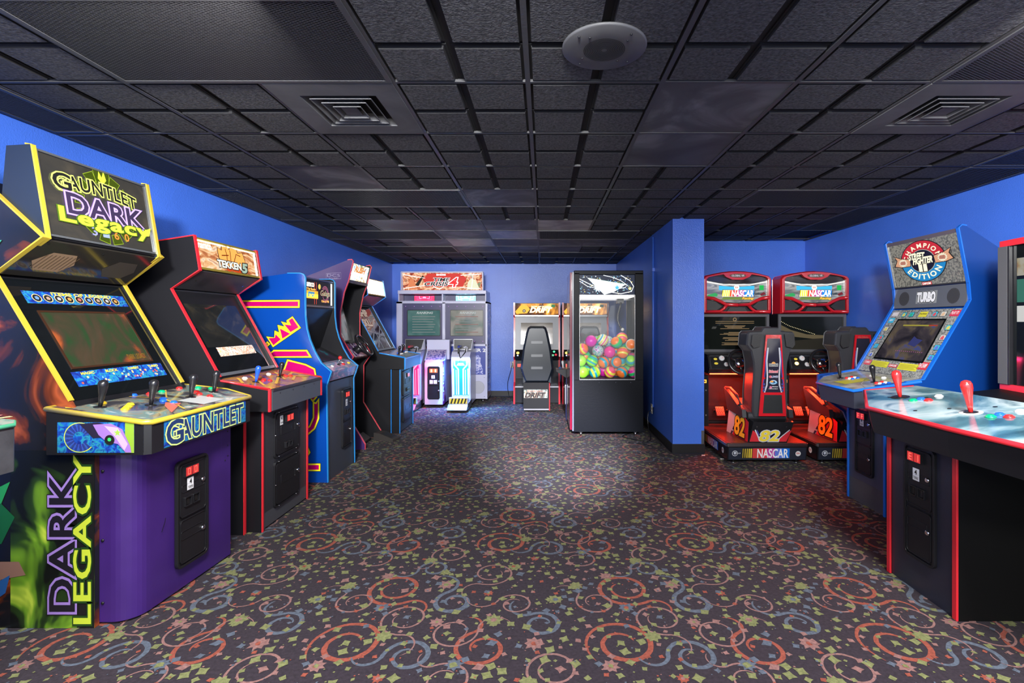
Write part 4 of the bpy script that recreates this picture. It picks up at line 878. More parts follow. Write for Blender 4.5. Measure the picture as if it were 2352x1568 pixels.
for y in (-.7, .7):
    b = MB(); b.lathe([(.03, 0), (.03, .02), (.012, .022), (.012, .05)], (.5, y, 0), (0, 0, 1), STEEL, 10); b.build('levelling_foot', r)
SCR = [ramp_mat('teal_ranking_screen', [(.4, (.05, .13, .13)), (.6, (.10, .19, .18))], 3, 2, 0, emit=1.1, rough=.08, base=.3), ramp_mat('grey_ranking_screen', [(.4, (.13, .17, .15)), (.6, (.30, .28, .26))], 4, 2, .5, emit=1.1, rough=.08, base=.3)]
for k, (y0, y1) in enumerate(((-.69, .007), (.055, .755))):
    b = MB(); b.box(.48, .56, y0, y1, 1.0, 1.705, NAVY); b.build('screen_bezel', r)
    s0, s1 = ((-.603, -.043), (.147, .704))[k]
    b = MB(); d = Dec(b, (.56, 0, 0), (0, 1, 0), (0, 0, 1)); d.slab(rrect(s0-.012, 1.136, s1+.012, 1.596, .02), 0, .003, INK); d.O = d.O+d.N*.003; d.rect(s0, 1.148, s1, 1.584, SCR[k], 0)
    d.text('RANKING', s0+.16, 1.525, s1-.12, 1.56, E((.5, .55, .55), .9), 1, .03, shear=.2)
    for i in range(7): d.rect(s0+.08, 1.47-.045*i, s1-.08-.02*(i % 3), 1.482-.045*i, E((.30, .34, .34) if k == 0 or i % 3 else (.4, .2, .18), .6), 1)
    b.build('screen', r, label='dim score table screen')
    for i in range(5):
        for z in (1.655, 1.045):
            b = MB(); b.lathe([(.007, 0), (.006, .004)], (.56, y0+.05+.15*i, z), (1, 0, 0), E((.6, .25, .8), 1.), 8); b.build('screw', r)
# lamp gallery
b = MB(); b.box(.02, .58, -.76, .76, 1.734, 1.75, VIO); b.box(.05, .30, -.74, .74, 1.75, 1.87, NAVY); b.box(.30, .56, -.012, .012, 1.75, 1.87, VIO); b.box(.0, .60, -.765, .765, 1.87, 1.93, VIO); b.box(.0, .58, -.765, -.745, 1.74, 1.88, VIO); b.box(.0, .58, .745, .765, 1.74, 1.88, VIO); b.build('lamp_gallery', r, .004)
for y, c1, nm in ((-.37, (1, .04, .14), 'red'), (.37, (.35, .75, 1), 'blue')):
    b = MB(); d = Dec(b, (.31, y, 1.755), (0, 1, 0), (0, 0, 1)); e1 = E(c1, 7 if nm == 'blue' else 3.5); e2 = E(tuple(min(1, q*1.2+.1) for q in c1), 11 if nm == 'blue' else 4.5)
    d.slab([(-.19, 0), (.19, 0), (.19, .10), (-.19, .10)], 0, .01, BLKS); d.O = d.O+d.N*.01; d.rect(-.18, .005, .18, .095, E(c1, 1.6), 0)
    for s_ in (-1, 1):
        d.band([(s_*.17, .09), (s_*.13, .09), (s_*.13, .03), (s_*.06, .02)], .012, e1, 1); d.band([(s_*.09, .09), (s_*.09, .05), (s_*.05, .05)], .012, e2, 1)
    d.poly([(-.04, .05), (.04, .05), (.02, .08), (-.02, .08)], e2, 1); b.build('gallery_lamp', r, label=nm+' lit gallery lamp')
b = MB(); d = seg(b, (.52, 1.93), (.585, 2.25), -.70); w, h = 1.40, .327; d.slab([(0, 0), (w, 0), (w, h), (0, h)], -.04, -.001, VIO)
ACT = ramp_mat('explosive_action_marquee', [(.30, (.03, .02, .02)), (.40, (.35, .04, .02)), (.48, (.55, .22, .08)), (.54, (.85, .6, .4)), (.60, (.6, .12, .06)), (.70, (.15, .22, .12)), (.8, (.7, .6, .4))], 7, 5, 1.6, emit=1.5, stretch=(1, 1, 1.4))
d.rect(.01, .01, w-.01, h-.015, ACT, 0); d.poly([(.42, .07), (1.05, .07), (1.12, .22), (1.02, .30), (.45, .30), (.36, .2)], E((.6, .05, .04), 1.2), 1)
d.text('TIME', .55, .165, .83, .225, INK, 5, .03, line=E((1, 1, 1), 2.), lw=.03, shear=.25); d.text('CRISIS', .39, .085, .80, .155, INK, 4, .03, line=E((1, 1, 1), 2.), lw=.03, shear=.25)
d.text('4', .82, .07, .96, .225, E((.75, .03, .03), 1.5), 6, .02, line=E((1, 1, 1), 2.2), lw=.05, shear=.25); d.band([(.53, .07), (.64, .03), (.72, .07)], .012, E((1, 1, 1), 2.5), 3)
d.rect(.60, .265, .76, .29, E((.95, .9, .9), 2.5), 3); d.text('namco', .62, .268, .74, .286, E((.7, .05, .05), 1.5), 5, .03)
for q in ([(.02, .28), (.40, .22)], [(.02, .04), (.38, .09)], [(1.02, .27), (1.38, .29)], [(1.0, .06), (1.37, .03)], [(1.2, .02), (1.24, .30)]): d.band(q, .006, E((1, .95, .9), 5), 2)
d.poly([(.12, .02), (.10, .12), (.14, .20), (.19, .21), (.22, .14), (.26, .06), (.24, .02)], E((.55, .18, .08), 1.5), 1); d.poly([(.22, .10), (.32, .22), (.36, .27), (.38, .25), (.28, .08)], E((.06, .05, .04), .5), 2); d.poly([(1.12, .02), (1.14, .14), (1.20, .22), (1.28, .18), (1.34, .04), (1.3, .02)], E((.7, .7, .5), 1.3), 1)
b.build('marquee', r, label='brightly lit action marquee')
b = MB(); b.box(.50, .60, -.71, .71, 2.245, 2.258, VIO); b.box(.47, .60, -.715, -.70, 1.93, 2.25, VIO); b.box(.47, .60, .70, .715, 1.93, 2.25, VIO); b.build('marquee_frame', r)
# lower fronts
b = MB(); b.box(.48, .585, .50, .755, .05, .47, VIO); d = Dec(b, (.585, .50, .05), (0, 1, 0), (0, 0, 1)); d.disc(.128, .20, .105, M('speaker_cloth_grey', (.42, .42, .48), .8), 0, 28); d.arc(.128, .2, .105, .11, 0, 360, P((.3, .3, .36)), 1, 28)
for q in ((.02, .04), (.235, .04), (.02, .37), (.235, .37)): d.disc(*q, .006, INK, 1, 8)
b.build('speaker_box', r, .003)
b = MB(); b.box(.48, .57, .055, .755, .47, .965, M('cobalt_panel', (.01, .03, .30), .3)); d = Dec(b, (.57, .44, .48), (0, 1, 0), (0, 0, 1)); d.rect(.0, .0, .31, .47, P((.012, .03, .28)), 0); d.text('PLAYER 2', -.12, .385, .31, .44, WHITE, 1, .03)
d.poly([(.08, .0), (.06, .10), (.10, .18), (.09, .26), (.12, .32), (.18, .33), (.23, .28), (.22, .2), (.26, .12), (.27, .0)], ramp_mat('pale_blue_figure_print', [(.4, (.04, .06, .35)), (.5, (.25, .28, .6)), (.6, (.55, .55, .75))], 14, 4, 2., rough=.3), 1); b.build('player_poster', r)
b = MB(); b.box(.48, .57, -.69, .007, .47, .965, M('maroon_panel', (.22, .01, .03), .3)); b.box(.48, .585, -.69, -.44, .05, .47, VIO); b.build('player_poster', r)
# coin pedestal
b = MB(); b.prism([(.60, .05), (1.22, .05), (1.22, .72), (1.16, .76), (.60, .76)], -.151, .137, VIO); d = Dec(b, (1.22, .137, .05), (-1, 0, 0), (0, 0, 1)); d.poly([(.0, .0), (.30, .0), (.12, .40), (.12, .70), (0, .70)], ramp_mat('violet_red_pedestal_art', [(.4, (.06, .03, .30)), (.55, (.5, .05, .12)), (.65, (.5, .5, .65))], 6, 3, 1.5, rough=.2), 0); d.text('CRISIS', .03, .05, .10, .6, WHITE, 1, .03, rot=90); b.build('coin_pedestal', r, .012)
b = MB(); d = Dec(b, (1.223, -.105, .14), (0, 1, 0), (0, 0, 1)); d.slab(rrect(0, 0, .20, .53, .03), 0, .008, BLKS); d.frame(0, 0, .20, .53, .008, .008, .014, BLKM, .03); d.O = d.O+d.N*.008
for k in range(2): d.rect(.035+.065*k, .43, .095+.065*k, .49, E((1, .12, .05), 3), 0); d.text('1', .06+.065*k, .44, .07+.065*k, .48, E((1, .9, .4), 4), 1, .04); d.rect(.035+.065*k, .25, .09+.065*k, .31, P((.5, .42, .4)), 0)
d.rect(.065, .335, .12, .385, WHITE, 0); d.text('4', .085, .345, .10, .375, INK, 1, .03); d.frame(.01, .02, .19, .235, .004, .0, .004, BLKM, .01); cdn = b.build('coin_door', r)
for z in (.30, .45): b = MB(); b.lathe([(.01, 0), (.01, .006)], (1.231, .075, z-.02), (1, 0, 0), CHROME, 10); b.build('lock', cdn)
b = MB(); b.box(.85, .96, -.18, .20, .76, 1.09, VIO); b.build('divider_box', r, .01)
b = MB(); b.prism([(.96, .93), (1.16, .76), (.96, .76)], -.17, .16, VIO); d = Dec(b, (1.16, -.16, .765), (0, 1, 0), (-.2, 0, .17)); d.rect(.01, .01, .31, .24, ramp_mat('instruction_card_print', [(.4, (.12, .10, .25)), (.55, (.35, .30, .5)), (.7, (.5, .3, .35))], 30, 2, 0, rough=.15), 0); b.build('instruction_panel', r)
# gun pods
for k, (yc, lc, nm) in enumerate(((-.36, (1, .08, .2), 'left'), (.437, (.45, .88, 1), 'right'))):
    b = MB(); b.prism([(.60, .05), (1.16, .05), (1.22, .16), (1.27, .78), (1.30, .83), (1.22, .90), (1.05, .93), (.60, .93)], yc-.15, yc+.15, VIO); pod = b.build('gun_pod', r, .012)
    b = MB(); d = seg(b, (1.232, .20), (1.272, .78), yc-.135); h = .58; d.slab(rrect(0, 0, .27, h, .02), 0, .008, VIO); d.O = d.O+d.N*.008; st = 3.5 if k else 2.
    bg = E((.03, .50, .62) if k else (.8, .03, .25), 1.1); ln = E(tuple(min(1, q+.25) for q in lc), st); d.rect(.01, .01, .26, h-.01, bg, 0)
    for s_ in (-1, 1):
        d.band([(.135+s_*.10, .56), (.135+s_*.10, .50), (.135+s_*.04, .43), (.135+s_*.04, .02)], .022, ln, 1); d.band([(.135+s_*.115, .44), (.135+s_*.115, .02)], .016, ln, 1); d.band([(.135+s_*.075, .42), (.135+s_*.075, .02)], .010, ln, 1)
    d.poly([(.07, .49), (.20, .49), (.175, .53), (.095, .53)], ln, 2); lp_ = bpy.data.lights.new('panel_lamp', 'AREA'); lp_.shape = 'RECTANGLE'; lp_.size = .26; lp_.size_y = .05; lp_.energy = 55 if k else 12; lp_.color = (.10, .35, 1.) if k else (1, .03, .12); lo_ = bpy.data.objects.new('panel_lamp', lp_); C.objects.link(lo_); lo_.location = (-1.757+yc, 9.25-1.33, .80); lo_.rotation_euler = (math.radians(20), 0, 0); b.build('light_panel', pod, label='glowing %s panel' % ('cyan' if k else 'red'))
    b = MB(); b.box(.93, 1.02, yc-.16, yc+.16, .93, 1.10, STEEL); b.add([(1.021, yc-.15, .94), (1.021, yc+.15, .94), (1.021, yc+.15, 1.09), (1.021, yc-.15, 1.09)], [(0, 1, 2, 3)], BLKM)
    d = Dec(b, (1.0215, yc-.15, .94), (0, 1, 0), (0, 0, 1)); dotgrid(d, .01, .01, .29, .14, .016, .003, STEEL, 0); b.prism([(.95, .93), (1.02, 1.10), (1.24, .93)], yc+.15, yc+.165, GLASS_P := M('clear_side_guard', (.5, .52, .6), .2)); b.build('mesh_guard', pod)
    # gun
    gm = M('gun_red' if k == 0 else 'gun_blue', (.55, .02, .05) if k == 0 else (.01, .03, .32), .3); gx, gz = 1.20, .97; gy = yc-.04
    b = MB(); b.prism([(gx-.16, gz+.03), (gx-.02, gz+.035), (gx+.03, gz+.02), (gx+.035, gz-.0), (gx-.15, gz)], gy-.018, gy+.018, gm); b.prism([(gx-.02, gz+.01), (gx+.03, gz+.01), (gx+.05, gz-.10), (gx+.01, gz-.105)], gy-.016, gy+.016, BLKS); b.tube([(gx-.045, gy, gz), (gx-.05, gy, gz-.03), (gx-.02, gy, gz-.035)], .004, BLKS, 6); b.build('toy_light_gun', r, .003, label='red light gun' if k == 0 else 'blue light gun')
    b = MB(); b.box(1.13, 1.17, yc+.05, yc+.085, .90, .98, STEEL); b.tube([(1.15, yc+.03, .97), (1.18, yc+.07, .985), (1.18, yc+.10, .96)], .008, VIO, 6); b.build('gun_holster', pod)
    b = MB(); b.tube([(gx+.03, gy, gz-.1), (1.27, gy+.01, .90), (1.32, yc, .80), (1.29, yc-.02, .74), (1.31, yc+.0, .80), (1.25, yc+.07, .90), (1.18, yc+.07, .97)], .008, BLKS, 6); b.build('gun_cable', r)
    HAZ = P((.75, .6, .05))
    b = MB(); b.prism([(1.10, .02), (1.52, .02), (1.66, .03), (1.66, .045), (1.52, .11), (1.10, .13)], yc-.15, yc+.15, STEEL); b.prism([(1.42, .10), (1.50, .10), (1.50, .205), (1.46, .21)], yc-.145, yc+.145, VIO)
    d = Dec(b, (1.501, yc-.145, .105), (0, 1, 0), (0, 0, 1)); d.rect(.01, .01, .28, .09, HAZ, 0)
    for i in range(5): d.poly([(.02+.052*i, .01), (.045+.052*i, .01), (.07+.052*i, .09), (.045+.052*i, .09)], INK, 1)
    d = Dec(b, (1.66, yc-.15, .0455), (0, 1, 0), (-.14, 0, .065)); dotgrid(d, .02, .02, .28, .14, .035, .007, P((.5, .5, .55)), 0, None, 6); b.build('foot_pedal', r, .003)

# ================================================================ drift racing games
GBZ = M('silver_grey_bezel', (.20, .21, .24), .35); NASM = M('shiny_dark_seat_plastic', (.018, .026, .040), .3)
def drift(X, label):
    r = root('racing_arcade_cabinet', (X, 9.20, 0), -90, label, 'arcade machine', 'paired sit-down drift racing games')
    for sg in (-1, 1):
        y0, y1 = sorted((sg*.39, sg*.37)); b = MB(); b.prism([(.05, 0), (.79, 0), (.79, .30), (.70, .36), (.70, .74), (.78, .80), (.72, 1.46), (.79, 1.50), (.79, 1.71), (.05, 1.68)], y0, y1, BLK); o = b.build('side_panel', r)
        b = MB(); b.ribbon([(.79, 0), (.79, .30), (.70, .36), (.70, .74), (.78, .80), (.72, 1.46), (.79, 1.50), (.79, 1.71)], y0-.004, y1+.004, .007, REDT); b.build('edge_trim', o)
    b = MB(); b.box(.05, .66, -.37, .37, .02, 1.68, BLK); b.box(.6, .78, -.37, .37, .02, .28, BLK); b.box(.6, .785, -.37, .37, .28, .30, STEEL); b.build('cabinet_body', r)
    b = MB(); d = seg(b, (.765, 1.50), (.785, 1.70), -.365); d.slab([(0, 0), (.73, 0), (.73, .20), (0, .20)], -.03, -.002, BLKS); d.O = d.O-d.N*.002
    d.rect(.005, .005, .725, .195, ramp_mat('orange_car_marquee', [(.35, (.02, .012, .01)), (.48, (.10, .03, .01)), (.58, (.7, .28, .03)), (.7, (1, .7, .2))], 4, 4, 1.2, emit=1.6), 0)
    d.poly([(.0, .06), (.10, .17), (.20, .16), (.25, .10), (.20, .03), (.02, .02)], E((.95, .45, .05), 1.5), 1); d.disc(.15, .07, .028, INK, 2); d.disc(.15, .07, .016, E((.6, .5, .35), 1.), 3)
    d.text('THE FAST AND THE FURIOUS', .27, .135, .60, .155, E((1, .85, .5), 3), 2, .02, shear=.2); d.text('DRIFT', .25, .045, .62, .125, E((1, .93, .7), 4), 4, .03, shear=.3, line=E((.9, .4, .05), 1.5), lw=.04)
    d.rect(.61, .13, .67, .18, P((.02, .4, .1)), 3); b.build('marquee', r, label='glowing orange marquee'); b = MB(); b.box(.74, .785, -.37, .37, 1.475, 1.498, STEEL); b.build('marquee_retainer', r)
    b = MB(); d = seg(b, (.76, .91), (.71, 1.47), -.37); d.slab([(0, 0), (.74, 0), (.74, .56), (0, .56)], -.05, 0, GBZ); b.build('screen_bezel', r)
    b = MB(); d = seg(b, (.76, .91), (.71, 1.47), -.37); d.frame(.07, .07, .67, .49, .03, 0, .012, GBZ, .01); d.rect(.10, .10, .64, .46, ramp_mat('dusty_track_screen', [(.3, (.07, .06, .05)), (.45, (.16, .13, .10)), (.6, (.30, .28, .28)), (.7, (.45, .3, .2))], 3, 3, .4, emit=.9, rough=.08, base=.3, stretch=(1, .3, 3)), 0); b.build('screen', r)
    b = MB(); b.prism([(.60, .75), (.80, .75), (.84, .80), (.76, .915), (.6, .915)], -.37, .37, BLKS); d = seg(b, (.84, .80), (.76, .915), -.37)
    d.disc(.05, .075, .024, E((1, .45, .05), 8), 1); d.disc(.05, .025, .014, E((.5, .6, 1), 2), 1)
    for u, v, c in ((.66, .10, (.15, .9, .5)), (.64, .03, (.2, .6, .35)), (.69, .04, (.8, .05, .08))): d.disc(u, v, .020, E(c, 1.2), 1)
    b.build('dashboard', r)
    b = MB(); cc = Vector((.93, 0, .93)); nx = Vector((.85, 0, .5)).normalized(); uu = Vector((0, 1, 0)); vv = nx.cross(uu); b.tube([cc+(uu*math.cos(t*PI/14)+vv*math.sin(t*PI/14))*.13 for t in range(28)], .015, BLKS, 8, True); b.cyl(cc-nx*.12, cc, .04, BLKM); b.tube([cc-uu*.12, cc, cc+uu*.12], .012, STEEL, 6); b.build('steering_wheel', r)
    b = MB(); d = Dec(b, (.701, -.36, .42), (0, 1, 0), (0, 0, 1)); d.slab(rrect(.0, 0, .18, .30, .015), 0, .006, BLKM); d.frame(0, 0, .18, .30, .008, .006, .012, BLKM, .015); d.rect(.03, .20, .11, .25, E((1, .1, .08), 2), 8); d.rect(.10, .10, .13, .19, WHITE, 8); d.frame(.03, .03, .15, .09, .004, .006, .01, BLKM, .006); b.build('coin_door', r)
    # seat facing the screen, its back to the room
    sy = .01
    b = MB(); half = [(0, 1.307), (.10, 1.307), (.135, 1.285), (.16, 1.21), (.21, .97), (.25, .655), (.215, .545), (.18, .45), (0, .45)]
    sil = [(sy+y, z) for y, z in half]+[(sy-y, z) for y, z in reversed(half[1:-1])]
    fr_, bk = 1.44, 1.32; n = len(sil); ins = inset(sil, .035)
    vs = [(fr_, y, z) for y, z in ins]+[(fr_-.03, y, z) for y, z in sil]+[(bk, y, z) for y, z in sil]
    fs = [tuple(range(n))]+[(l*n+i, l*n+(i+1) % n, (l+1)*n+(i+1) % n, (l+1)*n+i) for l in range(2) for i in range(n)]+[tuple(range(3*n-1, 2*n-1, -1))]
    b.add(vs, fs, NASM); sb = b.build('seat_back', r, .012)
    for z in (1.066, .86, .67):
        b = MB(); d = Dec(b, (fr_, sy-.09, z-.022), (0, 1, 0), (0, 0, 1)); d.slab(rrect(0, 0, .18, .044, .012), .0, .002, P((.25, .26, .28))); d.frame(-.01, -.008, .19, .052, .01, .0, .008, NASM, .014); b.build('slot', sb, label='horizontal slot')
    b = MB(); b.prism([(1.38, .40), (1.38, .55), (1.0, .50), (.96, .40)], sy-.22, sy+.22, NASM); b.build('seat_cushion', r, .03)
    b = MB(); b.box(1.0, 1.53, -.197, .197, .02, .45, BLK); b.box(.66, 1.05, -.15, .15, .02, .12, BLK); d = Dec(b, (1.53, -.19, .0), (0, 1, 0), (0, 0, 1)); d.rect(.0, .215, .365, .345, ramp_mat('pale_car_plate_print', [(.4, (.15, .18, .16)), (.55, (.55, .6, .55)), (.65, (.6, .35, .15))], 14, 3, 1, rough=.25), 0)
    d.text('DRIFT', .02, .225, .33, .295, INK, 3, .05, shear=.3, line=P((.6, .3, .2)), lw=.02); d.text('THE FAST AND THE FURIOUS', .05, .31, .30, .33, P((.45, .08, .03)), 2, .02, shear=.3); d.rect(0, .03, .385, .05, STEEL, 1); b.build('seat_pedestal', r, .003)
    b = MB(); b.prism([(1.0, .02), (1.535, .02), (1.54, .44), (1.51, .45), (1.5, .05), (1.0, .05)], .198, .212, REDT); b.build('edge_trim', r, .002)
    return r
drift(-.11, 'sit-down drift racing game with its shiny dark seat in full view, against the back wall'); drift(.71, 'second sit-down drift racing game, mostly hidden behind the ball merchandiser')

# small cabinet peeking out between the racing seat and the ball merchandiser
r = root('arcade_cabinet', (.98, 7.16, 0), 180, 'low dark arcade cabinet with blue joystick peeking out left of the ball merchandiser', 'arcade machine')
b = MB(); b.box(0, .66, -.14, .14, .0, .62, M('dusky_blue_laminate', (.02, .03, .10), .3)); b.build('cabinet_body', r, .003)
b = MB(); d = Dec(b, (.661, -.08, .20), (0, 1, 0), (0, 0, 1)); d.slab(rrect(0, 0, .16, .30, .02), 0, .01, STEEL); d.slab(rrect(.02, .02, .14, .28, .02), .01, .014, BLKM); b.build('coin_door', r)
b = MB(); b.prism([(.02, .60), (.60, .56), (.80, .69), (.80, .71), (.02, .77)], -.16, .16, BLKS, None); d = seg(b, (.80, .712), (.30, .748), -.15); d.rect(.0, .0, .30, .48, ramp_mat('speckled_white_art', [(.4, (.1, .3, .2)), (.5, (.6, .6, .6)), (.6, (.3, .1, .2))], 14, 3, 1, rough=.2), 0); b.build('control_panel', r, .003)
bat_joystick(r, (.62, .05, .735), (.1, 0, 1), M('joystick_blue', (0, 0, 0)), 1.1); bat_joystick(r, (.70, .11, .725), (.1, 0, 1), WHITE, 1.)
for k, c in enumerate(('red', 'green', 'blue')): button(r, (.74, -.10+.06*k, .724), (.1, 0, 1), BTN[c], 1.1)

# ================================================================ ball merchandiser
r = root('ball_merchandiser', (.786, 6.45, 0), 0, 'tall black glass-sided vending machine full of bright bouncy balls', 'vending machine')
HB = M('black_woodgrain_laminate', (.004, .005, .008), .4, bump=.25, bscale=40, spec=.12); x0, x1, y0, y1 = -.416, .416, -.45, .43
b = MB(); b.box(x0, x1, y0, y1, .06, .685, HB); b.build('lower_body', r, .004)
for sx, sy in ((-1, -1), (1, -1), (-1, 1), (1, 1)):
    b = MB(); X_ = x0 if sx < 0 else x1-(.10 if sy < 0 else .06); Y_ = y0 if sy < 0 else y1-.05; wd = .065 if sx < 0 else (.10 if sy < 0 else .06)
    b.box(X_, X_+wd, Y_, Y_+.05, .685, 1.97, HB); b.build('corner_post', r, .003)
b = MB(); b.box(x0, x1, y0, y1, 1.95, 2.0, HB); b.box(x0+.02, x1-.02, y0+.03, y1-.02, 1.705, 1.72, HB); b.build('top_cap', r, .006)
b = MB(); b.box(x0-.045, x0-.004, y0+.10, y1-.02, .065, 1.985, M('burgundy_corner_rail', (.22, .004, .03), .15, coat=.6)); b.box(x0-.022, x0-.001, y0+.02, y0+.10, .065, 1.985, M('grey_corner_rail', (.12, .13, .17), .25)); b.box(x0-.05, x0-.046, y0+.14, y0+.16, .8, 1.9, CHROME); b.build('door_rail', r, .006)
for nm, bx in (('glass_pane', (x0+.065, x1-.10, y0+.020, y0+.024)), ('glass_pane', (x0+.065, x1-.06, y1-.024, y1-.02)), ('glass_pane', (x0+.006, x0+.01, y0+.05, y1-.05))):
    b = MB(); b.box(*bx, .69, 1.70, GLASS); b.build(nm, r)
b = MB(); b.box(x1-.012, x1, y0+.05, y1-.05, .69, 1.97, HB); b.build('side_wall', r)
b = MB(); d = Dec(b, (x0+.063, y0+.012, .685), (1, 0, 0), (0, 0, 1)); d.frame(0, 0, .671, 1.022, .005, .0, .008, STEEL, .003); b.build('window_trim', r)
b = MB(); d = Dec(b, (x0+.065, y0+.03, 1.71), (1, 0, 0), (0, 0, 1)); w, h = .667, .24; d.slab([(0, 0), (w, 0), (w, h), (0, h)], -.02, 0, INK); d.rect(0, 0, w, h, E((.012, .02, .05), 1.), 0)
RR = random.Random(4)
for k in range(150):
    u, v = RR.uniform(.01, w-.01), RR.uniform(.01, h-.01); d.disc(u, v, RR.choice([.0035, .005, .0065]), E(RR.choice([(.95, .75, .2), (.2, .45, .95), (.3, .7, .85), (.85, .9, .95)]), 1.3), 1, 7)
d.poly([(.095, .205), (.56, .125), (.42, .035), (.30, .0), (.27, .03), (.21, .085)], E((.80, .95, .92), 1.9), 2); d.poly([(.095, .205), (.56, .13), (.50, .142), (.33, .165)], E((.15, .6, .45), 1.2), 3)
d.band([(.0, .165), (.10, .10), (.25, .07), (.40, .06), (.56, .09), (.57, .12), (.50, .17), (.40, .21), (.29, .235)], .006, E((.9, .95, 1), 2.2), 3); d.band([(.0, .19), (.14, .12), (.32, .04), (.5, .012), (.63, .04), (.655, .10), (.61, .17), (.50, .235)], .007, E((.9, .95, 1), 2.2), 3)
d.star(.22, .075, .055, E((.75, .9, 1), 1.8), 4, 7, .35); d.star(.455, .085, .035, E((.05, .45, .8), 1.4), 5); d.star(.61, .075, .027, E((1, .8, .3), 1.8), 4); b.build('marquee', r, label='starry lit header with white and teal wedge')
b = MB(); b.box(x0+.07, x1-.10, y0+.06, y1-.08, 1.685, 1.70, E((1., .97, .9), 2.2)); b.build('interior_light', r, label='interior light panel')
b = MB(); b.box(x0+.012, x1-.012, y0+.026, y1-.03, .685, .694, M('bin_liner', (.06, .06, .07), .4)); b.build('bin_floor', r)
for sx in (-.33, .33):
    for sy in (-.38, .36):
        o_ = MB(); o_.cyl((sx-.012, sy, .028), (sx+.012, sy, .028), .027, STEEL, 14); o_.box(sx-.018, sx+.018, sy-.02, sy+.02, .045, .062, STEEL); o_.build('caster', r)
b = MB(); b.box(x0+.02, x1-.02, -.02, .02, 1.66, 1.68, STEEL); b.box(.16, .24, -.08, .06, 1.62, 1.68, BLKM); b.tube([(.20, -.1, 1.63), (.185, -.12, 1.56), (.16, -.12, 1.48), (.155, -.13, 1.40), (.175, -.13, 1.34), (.20, -.14, 1.30)], .011, BLKS, 8); b.sphere((.215, -.14, 1.285), .022, M('pale_claw_knob', (.6, .6, .55), .4)); b.build('claw_carriage', r)
for q in (.1, .3, .5, .68):
    b = MB(); b.lathe([(.005, 0), (.005, .003)], (x0+q, y0-.001, .655), (0, -1, 0), STEEL, 8); b.build('screw', r)

def ball_mat(name, stops):
    if name in _m: return _m[name]
    m = bpy.data.materials.new(name); m.use_nodes = True; _m[name] = m; nt = m.node_tree; bs = nt.nodes['Principled BSDF']; bs.inputs['Roughness'].default_value = .35
    tc = nt.nodes.new('ShaderNodeTexCoord'); sx = nt.nodes.new('ShaderNodeSeparateXYZ'); ad = nt.nodes.new('ShaderNodeMath'); ad.operation = 'MULTIPLY_ADD'; ad.inputs[1].default_value = .5/.074; ad.inputs[2].default_value = .5
    rp = nt.nodes.new('ShaderNodeValToRGB'); cr = rp.color_ramp; cr.interpolation = 'B_SPLINE' if 0 else 'LINEAR'
    while len(cr.elements) < len(stops): cr.elements.new(.5)
    for e, (p, c) in zip(cr.elements, stops): e.position = p; e.color = (*c, 1)
    nt.links.new(tc.outputs['Object'], sx.inputs[0]); nt.links.new(sx.outputs['Z'], ad.inputs[0]); nt.links.new(ad.outputs[0], rp.inputs['Fac']); nt.links.new(rp.outputs['Color'], bs.inputs['Base Color'])
    bs.inputs['Subsurface Weight'].default_value = 0.; return m
def bands(cols, k=.03):
    n = len(cols); out = []
    for i, c in enumerate(cols): out += [(max(0, i/n+k), c), (min(1, (i+1)/n-k), c)]
    return out
cM, cO, cT, cG, cL, cY_, cPk, cW = (.85, .02, .42), (1., .22, .02), (.0, .42, .55), (.02, .65, .16), (.35, .90, .03), (.9, .85, .08), (1, .10, .22), (.8, .8, .7)
BM = dict(magenta=ball_mat('ball_magenta', [(0, (.7, .01, .5)), (.5, cM), (1, (.9, .02, .3))]), pastel=ball_mat('ball_pastel_stripes', bands([cG, cW, cY_, cW, cPk, cW, cY_, cW, cT, cW, cL], .01)),
    tealgreen=ball_mat('ball_green_teal', bands([cT, cG, (.0, .5, .35), cG, cO])), orangewhite=ball_mat('ball_orange_white', bands([cO, cO, (.1, .55, .6), cW, cO])), sunset=ball_mat('ball_sunset', bands([cO, cY_, cM, cO, cY_, cPk, cO], .02)),
    marble=ramp_mat('ball_marble', [(.40, (.03, .35, .45)), (.48, (.55, .75, .5)), (.54, (.65, .65, .8)), (.62, (.5, .15, .5))], 22, 4, 2., rough=.35), target=ball_mat('ball_orange_target', bands([cO, cO, cY_, cO, cPk, cO, cY_, cPk], .02)),
    lime=ball_mat('ball_lime', [(0, cL), (.5, (.5, .95, .08)), (1, cG)]), greenteal=ball_mat('ball_green_teal_stripes', bands([cG, cL, cT, cL, cG, cT, cL], .02)), orangeteal=ball_mat('ball_orange_teal', bands([cO, cT, cO, cT, cO], .02)),
    yellowteal=ball_mat('ball_yellow_teal', bands([cT, cY_, cT, cL, cY_, cT], .02)), pinkyellow=ball_mat('ball_pink_yellow', bands([cPk, cO, cY_, cPk, cY_, cPk], .02)), berry=ball_mat('ball_berry_green', bands([cM, cG, cM, cPk], .02)))
